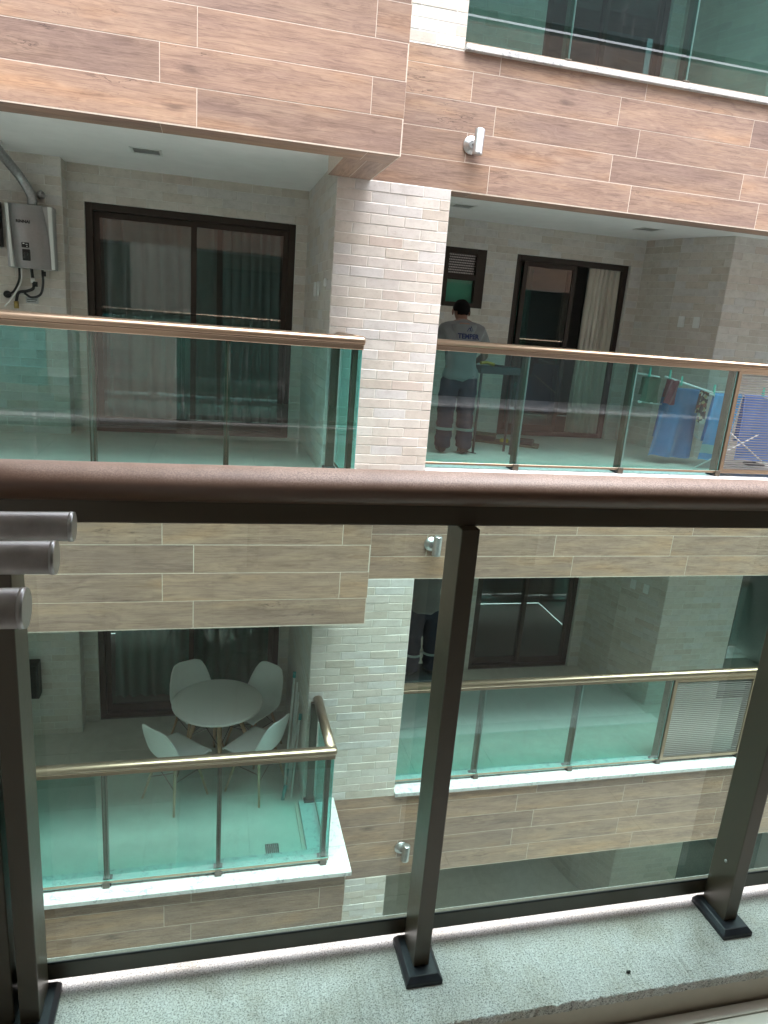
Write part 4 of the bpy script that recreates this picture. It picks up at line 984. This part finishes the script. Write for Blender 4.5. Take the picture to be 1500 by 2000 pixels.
towel('patterned_cloth', 4.735, 4.83, 6.20, -0.45, -0.76, 'cloth_print', 'dark patterned cloth hanging between the blue towels', 1.0, 0.03, -0.01, cat='cloth')
def peg(x, y, z, i):
    p = thing('clothes_peg', 'green plastic clothes peg, number %s from the left on the rack' % ('first', 'second', 'third', 'fourth', 'fifth', 'sixth')[i], 'peg', (x, y, z), 'clothes pegs on the rack')
    for s in (-1, 1):
        bm = bmesh.new(); bx(bm, -0.006, 0.006, -0.004, 0.004, -0.045, 0.045)
        obj('jaw', me_from(bm, 'jaw'), 'peg_green', p, Matrix.Translation((x, y + s * 0.008, z + 0.02)) @ Matrix.Rotation(R(7 * s), 4, 'X'))
    lathe('spring', [(0.004, -0.008), (0.006, -0.004), (0.006, 0.004), (0.004, 0.008)], 'aluminium', p, 10, 'X', (x, y, z + 0.02))
for i, (x, y, z) in enumerate(((4.22, 6.33, -0.325), (4.40, 6.26, -0.33), (4.52, 6.23, -0.385), (4.84, 6.14, -0.44), (5.02, 6.14, -0.44), (5.42, 6.14, -0.44))): peg(x, y, z, i)
t = thing('floor_fan', 'black striped object behind the louvre slats at the right edge', 'appliance', (5.75, 6.4, FR))
box('grille', 5.62, 5.86, 6.36, 6.48, -1.02, -0.78, 'black_plastic', t, 0.02, 2); tube('stand', [(5.74, 6.42, FR), (5.74, 6.42, -1.02)], 0.02, 'black_plastic', t, 12); lathe('foot', [(0.11, 0), (0.11, 0.015), (0.03, 0.03)], 'black_plastic', t, 24, 'Z', (5.74, 6.42, FR))

# ---- white table and shell chairs (one storey down, left)
ZF = FL - H
t = thing('round_table', 'round white table with wooden legs on the lower left balcony', 'table', (0.10, 6.12, ZF))
lathe('table_top', [(0.30, 0.712), (0.408, 0.716), (0.419, 0.724), (0.422, 0.732), (0.418, 0.740), (0.406, 0.743), (0.0015, 0.744)], 'table_white', t, 72, 'Z', (0.10, 6.12, ZF))
for a in (45, 135, 225, 315):
    a += 45 + 4
    ca, sa = math.cos(R(a)), math.sin(R(a))
    tube('leg', [(0.10 + 0.16 * ca, 6.12 + 0.16 * sa, ZF + 0.712), (0.10 + 0.37 * ca, 6.12 + 0.37 * sa, ZF)], [0.024, 0.014], 'beech', t, 14)
bm = bmesh.new(); 
for a in (94, 184, 274, 4):
    b = a + 90
    for h0, h1 in ((0.62, 0.40), (0.40, 0.62)):
        r0 = 0.16 + 0.21 * (0.712 - h0) / 0.712; r1 = 0.16 + 0.21 * (0.712 - h1) / 0.712
        sweep(bm, [(0.10 + r0 * math.cos(R(a)), 6.12 + r0 * math.sin(R(a)), ZF + h0), (0.10 + r1 * math.cos(R(b)), 6.12 + r1 * math.sin(R(b)), ZF + h1)], 0.004, 6)
obj('wire_brace', me_from(bm, 'wire_brace'), 'dark_metal', t)
def shell_mesh():
    prof = [(0.235, 0.425), (0.215, 0.450), (0.14, 0.447), (0.04, 0.437), (-0.06, 0.432), (-0.13, 0.445), (-0.175, 0.490), (-0.195, 0.56), (-0.212, 0.64), (-0.235, 0.73), (-0.255, 0.80), (-0.262, 0.825)]
    wid = [0.205, 0.222, 0.230, 0.232, 0.232, 0.232, 0.232, 0.226, 0.212, 0.185, 0.145, 0.085]
    rim = [0.0, 0.004, 0.016, 0.030, 0.045, 0.060, 0.062, 0.052, 0.038, 0.026, 0.016, 0.008]
    P = curve_pts([(0, y, z) for y, z in prof], 4); n = len(P)
    def samp(a, t): 
        f = t * (len(a) - 1); i = min(int(f), len(a) - 2); return a[i] + (a[i + 1] - a[i]) * (f - i)
    bm = bmesh.new(); rows = []; nu = 20
    for j, p in enumerate(P):
        tt = j / (n - 1); W = samp(wid, tt); rm = samp(rim, tt)
        tan = (P[min(j + 1, n - 1)] - P[max(j - 1, 0)]).normalized(); nrm = Vector((1, 0, 0)).cross(tan)
        nrm = -nrm if nrm.dot(Vector((0, 0.6, 0.8))) < 0 else nrm
        row = []
        for i in range(nu + 1):
            s = -1 + 2 * i / nu
            row.append(bm.verts.new(Vector((W * s, p.y, p.z)) + nrm * rm * (abs(s) ** 2.4)))
        rows.append(row)
    for a, b in zip(rows, rows[1:]):
        for i in range(nu): bm.faces.new((a[i], a[i + 1], b[i + 1], b[i])).smooth = True
    bmesh.ops.recalc_face_normals(bm, faces=bm.faces[:])
    bmesh.ops.solidify(bm, geom=bm.faces[:], thickness=0.008)
    me = me_from(bm, 'shell', True); me.materials.append(M['chair_shell']); return me
SHELL = shell_mesh()
LEGM = None
def make_chair(loc, yaw, label):
    t = thing('shell_chair', label, 'chair', loc, 'white shell chairs around the table')
    mw = Matrix.Translation(loc) @ Matrix.Rotation(yaw, 4, 'Z')
    obj('shell', SHELL, None, t, mw)
    for sx in (-1, 1):
        for (yt, yb) in ((0.12, 0.20), (-0.11, -0.20)):
            bm = bmesh.new(); sweep(bm, [(0.12 * sx, yt, 0.405), (0.205 * sx, yb, 0.0)], [0.015, 0.010], 12); bmesh.ops.recalc_face_normals(bm, faces=bm.faces[:])
            obj('leg', me_from(bm, 'leg'), 'beech', t, mw)
    bm = bmesh.new()
    for a, b in (((0.13, 0.13, 0.37), (-0.16, 0.155, 0.22)), ((-0.13, 0.13, 0.37), (0.16, 0.155, 0.22)), ((0.13, -0.12, 0.37), (-0.16, -0.155, 0.22)), ((-0.13, -0.12, 0.37), (0.16, -0.155, 0.22)), ((0.15, 0.15, 0.28), (0.15, -0.14, 0.28)), ((-0.15, 0.15, 0.28), (-0.15, -0.14, 0.28)), ((-0.12, 0.12, 0.405), (0.12, 0.12, 0.405)), ((-0.12, -0.11, 0.405), (0.12, -0.11, 0.405)), ((0.12, 0.12, 0.405), (0.12, -0.11, 0.405)), ((-0.12, 0.12, 0.405), (-0.12, -0.11, 0.405))):
        sweep(bm, [a, b], 0.004, 6)
    obj('wire_brace', me_from(bm, 'wire_brace'), 'dark_metal', t, mw)
    return t
def face(p, q): return math.atan2(-(q[0] - p[0]), q[1] - p[1])
for p, lab in (((-0.10, 6.56), 'far left'), ((0.47, 6.48), 'far right'), ((-0.27, 5.76), 'near left'), ((0.46, 5.79), 'near right')):
    make_chair((p[0], p[1], ZF), face(p, (0.10, 6.12)), 'white shell chair with wooden legs, %s of the round table' % lab)
# folded rack leaning on the side wall
t = thing('folded_rack', 'folded white clothes rack with teal feet leaning on the brick side wall', 'drying rack', (0.78, 5.85, ZF))
for i, (yb, yt, x0, x1, r) in enumerate(((5.60, 6.02, 0.70, 0.80, 0.010), (5.66, 5.96, 0.745, 0.822, 0.009), (5.72, 5.90, 0.77, 0.83, 0.007), (5.84, 5.84, 0.735, 0.825, 0.007), (5.94, 5.74, 0.77, 0.835, 0.009), (5.54, 5.80, 0.76, 0.84, 0.007))):
    zt = ZF + 1.06 - 0.07 * i
    tb_ = tube('tube', [(x0, yb, ZF + 0.05), (x1, yt, zt)], r, 'white_tube', t, 10)
    if i in (0, 4):
        tube('foot', [(x0 - 0.01, yb - 0.02, ZF + 0.004), (x0 + 0.012, yb + 0.01, ZF + 0.13)], r * 1.7, 'teal_plastic', t, 10); tube('joint', [(x1 - 0.006, yt - 0.02, zt - 0.04), (x1, yt, zt + 0.012)], r * 1.6, 'teal_plastic', t, 10)
# floor drain
t = thing('floor_drain', 'small square metal floor drain near the lower left railing', 'drain', (0.55, 4.96, ZF))
box('grate_frame', 0.49, 0.60, 4.90, 5.03, ZF, ZF + 0.004, 'dark_metal', t)
for i in range(6): box('grate_bar', 0.497 + i * 0.0165, 0.508 + i * 0.0165, 4.907, 5.023, ZF + 0.004, ZF + 0.006, 'galvanised', t)

# ================================================================ the camera's own balcony
GZ, MF = -1.28, -1.36
NX0, NX1 = -0.372, 2.35
o = box('granite_ledge', NX0, NX1, 0.962, 1.228, GZ - 0.022, GZ, 'granite', None, 0.002, 1)
bm = bmesh.new(); bm.from_mesh(o.data)     # ragged inner edge
bmesh.ops.subdivide_edges(bm, edges=[e for e in bm.edges if abs(e.verts[0].co.x - e.verts[1].co.x) > 1], cuts=420)
for v in bm.verts:
    if v.co.y < 0.966 and NX0 + 0.01 < v.co.x < NX1 - 0.01:
        q = random.random(); v.co.y += random.uniform(-0.0012, 0.0015) + (0.004 * random.random() if q > 0.9 else 0); v.co.z += random.uniform(-0.001, 0.0004)
bm.to_mesh(o.data); bm.free()
tag(o, 'speckled granite ledge the near railing stands on', kind='structure')
o = box('riser', NX0, NX1, 0.966, 1.20, MF - 0.1, GZ - 0.023, 'riser_tile'); tag(o, 'beige tiled step face under the granite ledge', kind='structure')
o = box('floor', NX0 - 0.02, NX1 + 0.02, -1.62, 0.964, MF - 0.2, MF - 0.008, 'floor_grout'); tag(o, 'beige tiled floor at the bottom right corner', kind='structure')
tiled(o, (0, 0, MF - 0.008), (1, 0, 0), (0, 1, 0), (NX0 - 0.006, NX1 + 0.003, -1.4, 0.962), 0.60, 0.60, 0.003, (0.62,), (), 0.008, 0.001, 'floor_tile', 'floor_tile', 0.935 - 3.0, 0.0003)
o = thing('pebble', 'tiny dark crumb on the granite ledge between the posts', 'debris', (0.9, 1.02, GZ))
bm = bmesh.new(); bmesh.ops.create_icosphere(bm, subdivisions=2, radius=0.0045)
for v in bm.verts: v.co = Vector((v.co.x * 1.3, v.co.y * 0.7, v.co.z * 0.6 + 0.0024)) * random.uniform(0.85, 1.1)
obj('crumb', me_from(bm, 'crumb'), 'debris', o, Matrix.Translation((0.865, 1.005, GZ)))

nr = thing('near_railing', 'dark bronze and glass railing across the foreground', 'railing', (0.4, 1.11, GZ))
NT_ = -0.243
h = tube('handrail', [(NX0, 1.118, NT_ - 0.029), (NX1, 1.118, NT_ - 0.029)], [1, 1], 'bronze_near', nr, 48, (0.045, 0.029))
box('glazing_channel', NX0, NX1, 1.092, 1.168, NT_ - 0.088, NT_ - 0.048, 'bronze_dark', h, 0.003, 2)
box('gasket', NX0, NX1, 1.150, 1.156, NT_ - 0.100, NT_ - 0.088, 'rubber', h)
NP = [-0.300, 0.430, 1.167, 1.90]
for i, x in enumerate(NP):
    p = box('post', x - 0.0165, x + 0.0165, 1.075, 1.149, GZ + 0.012, NT_ - 0.0885, 'bronze_dark', nr, 0.0022, 2)
    bm = bmesh.new()
    lo = [bm.verts.new(q) for q in ((x - 0.038, 1.044, GZ), (x + 0.038, 1.044, GZ), (x + 0.038, 1.158, GZ), (x - 0.038, 1.158, GZ))]
    mi = [bm.verts.new(q) for q in ((x - 0.038, 1.044, GZ + 0.010), (x + 0.038, 1.044, GZ + 0.010), (x + 0.038, 1.158, GZ + 0.010), (x - 0.038, 1.158, GZ + 0.010))]
    hi = [bm.verts.new(q) for q in ((x - 0.030, 1.054, GZ + 0.019), (x + 0.030, 1.054, GZ + 0.019), (x + 0.030, 1.154, GZ + 0.019), (x - 0.030, 1.154, GZ + 0.019))]
    bm.faces.new(hi)
    for a in range(4):
        b = (a + 1) % 4; bm.faces.new((lo[a], lo[b], mi[b], mi[a])); bm.faces.new((mi[a], mi[b], hi[b], hi[a]))
    bmesh.ops.bevel(bm, geom=bm.edges[:], offset=0.0012, segments=1, affect='EDGES')
    obj('base_cover', me_from(bm, 'base_cover'), 'base_cover', p)
    if x > 1: lathe('rivet', [(0.004, 0), (0.004, -0.002), (0.002, -0.003)], 'aluminium', p, 12, 'X', (x - 0.0165, 1.108, GZ + 0.155))
ed = [NX0 + 0.004] + NP + [NX1]
for a, b in zip(ed, ed[1:]):
    a2 = a + 0.0015; b2 = b - 0.0015
    glass_pane('glass_panel', a2, b2, 1.150, 1.158, GZ + 0.064, NT_ - 0.094, nr, 'near_glass', 'glass_edge')
    br = box('bottom_rail', a2, b2, 1.1495, 1.163, GZ + 0.027, GZ + 0.0665, 'bronze_dark', nr, 0.0015, 1)
    box('gasket', a2, b2, 1.1475, 1.1497, GZ + 0.0665, GZ + 0.071, 'rubber', br)
p = box('wall_post', -0.3745, -0.326, 1.080, 1.149, GZ, NT_ - 0.0885, 'bronze_dark', nr, 0.002, 1)
# tubes reaching in from the left
t = thing('tube_rack', 'three grey metal tubes with flat caps reaching in at the left edge', 'metal tubes', (-0.3, 0.5, -0.2))
def ctube(tip, length, r, dirv):
    d = Vector(dirv).normalized(); tip = Vector(tip)
    pts = [tip - d * length * k_ for k_ in (1, 0.62, 0.50, 0.40, 0.30, 0.2, 0.012, 0.0)]
    rr = [r, r, r * 0.97, r * 1.03, r * 0.99, r * 0.97, r, r]
    tu = tube('tube', pts, rr, 'grey_metal', t, 32)
    tube('end_cap', [tip - d * 0.002, tip + d * 0.0015], [r * 1.03, r * 1.0], 'aluminium', tu, 32)
for tip in ((-0.112, 0.613, -0.189), (-0.111, 0.535, -0.189), (-0.109, 0.437, -0.187)):
    ctube(tip, 0.25, 0.0125, (1, 0.0, 0))
boxes('wall_bracket', [(-0.366, -0.352, 0.38, 0.66, -0.204, -0.174)], 'dark_metal', t)

# side wall at the left of the camera
t = thing('brick_wall', 'sliver of brick side wall at the lower left edge', 'wall', (-0.38, 0.5, MF))
box('wall_core', -1.35, -0.376, -1.5, 1.18, MF - 0.05, 1.03, 'grout', t)
tiled(t, (-0.3815, 0, 0), (0, 1, 0), (0, 0, 1), (-0.3, 1.18, MF, 1.02), offs=(0.2, 0.07), **BR)
# the camera's own building: what the glass across mirrors, and what shades the balcony
ob = thing('near_building', 'wood and brick building the photograph is taken from, mirrored in the glass', 'building', (0, 0, -9.3))
OZ = -1.28
for lv in (1, 0, -1, -2):
    d = lv * H
    if lv != 0:
        boxes('ledge', [(-3.6, NX1 + 0.05, 0.96, 1.228, OZ + d - 0.03, OZ + d)], 'marble', ob)
    else:
        boxes('ledge', [(-3.6, -1.36, 0.96, 1.228, OZ - 0.03, OZ), (-1.36, NX0 - 0.002, 1.19, 1.228, OZ - 0.03, OZ)], 'marble', ob)
    boxes('ledge', [(NX1 + 0.06, 9.0, -0.2, 0.10, OZ + d - 0.03, OZ + d)], 'marble', ob)
    boxes('front_beam', [(-3.6, NX1 + 0.03, 0.985, 1.19, OZ + d - 0.92, OZ + d - 0.105 if lv == 0 else OZ + d - 0.031), (NX1 + 0.06, 9.0, -0.16, 0.06, OZ + d - 0.92, OZ + d - 0.031)], 'wood_tile', ob)
    boxes('slab', [(-3.6, NX1, -1.5, 0.98, OZ + d - 0.80, OZ + d - 0.30), (NX1 + 0.06, 9.0, -2.3, -0.165, OZ + d - 0.80, OZ + d - 0.1)], 'ceiling_paint', ob)
    boxes('back_wall', [(-3.6, -1.36, -1.5, -1.4, OZ + d - 0.3, OZ + d + 2.3)], 'brick_sheet', ob)
    boxes('darkened_wall', [(NX1 + 0.06, 9.0, -2.4, -2.3, OZ + d - 0.1, OZ + d + 2.3)], 'facade_dark', ob)  # back wall coloured dark to dim its reflection in the top right glass
    if lv != 0:
        boxes('back_wall', [(-1.36, NX1, -1.5, -1.4, OZ + d - 0.3, OZ + d + 2.3)], 'brick_sheet', ob)
        boxes('pillar', [(-1.35, -0.38, -1.4, 1.186, OZ + d, OZ + d + 2.19)], 'brick_sheet', ob)
    else:
        boxes('pillar', [(-1.35, -0.383, 1.181, 1.189, OZ + 0.001, OZ + d + 2.18)], 'brick_sheet', ob)
        boxes('back_wall', [(-0.378, 0.2, -1.5, -1.4, MF, 1.03), (1.9, NX1, -1.5, -1.4, MF, 1.03), (0.2, 1.9, -1.5, -1.4, 0.75, 1.03)], 'brick_sheet', ob)
boxes('end_wall', [(NX1 + 0.005, NX1 + 0.05, -1.5, 0.95, -9.0, 4.2), (9.0, 9.2, -2.4, 0.06, -9, 4.2), (-3.8, -3.61, -1.5, 1.18, -9, 4.2)], 'brick_sheet', ob)
boxes('parapet', [(-3.6, NX1, 1.0, 1.18, 3.7, 4.215), (NX1 + 0.06, 9.0, -0.15, 0.05, 3.7, 4.215)], 'wood_tile', ob)
boxes('shade_wall', [(NX1 + 0.06, 9.0, -0.15, 0.05, 4.37, 6.6)], 'facade_dark', ob)  # unseen upper front, added to shade the top right balcony across
boxes('roof_slab', [(-3.6, 9.0, -2.4, -0.2, 4.22, 4.36), (-3.6, NX1, -0.2, 1.18, 4.22, 4.36)], 'concrete', ob)
dd = boxes('door_frame', [(0.2, 0.26, -1.46, -1.38, MF, 0.75), (1.84, 1.9, -1.46, -1.38, MF, 0.75), (1.02, 1.08, -1.46, -1.38, MF, 0.69), (0.26, 1.84, -1.46, -1.38, 0.69, 0.75)], 'door_frame', ob)
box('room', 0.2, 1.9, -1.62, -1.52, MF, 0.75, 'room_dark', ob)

towel('bath_towel', -2.25, -1.72, 1.02, -0.30, -0.98, 'towel_teal', 'teal towel on the neighbouring balcony, mirrored in the left glass', 1.6, 0.05, 0.0, None, 0.0, 'laundry mirrored in the glass')
towel('bed_sheet', -1.70, -1.42, 1.02, -0.30, -1.10, 'cloth_pale', 'pale cloth on the neighbouring balcony, mirrored in the left glass', 1.1, 0.05, 0.0, None, 0.0, 'laundry mirrored in the glass', 'cloth')
o = tube('washing_line', [(-3.4, 1.02, -0.30), (-1.36, 1.02, -0.30)], 0.006, 'white_tube'); tag(o, 'washing line of the neighbouring balcony, mirrored in the left glass', 'washing line')
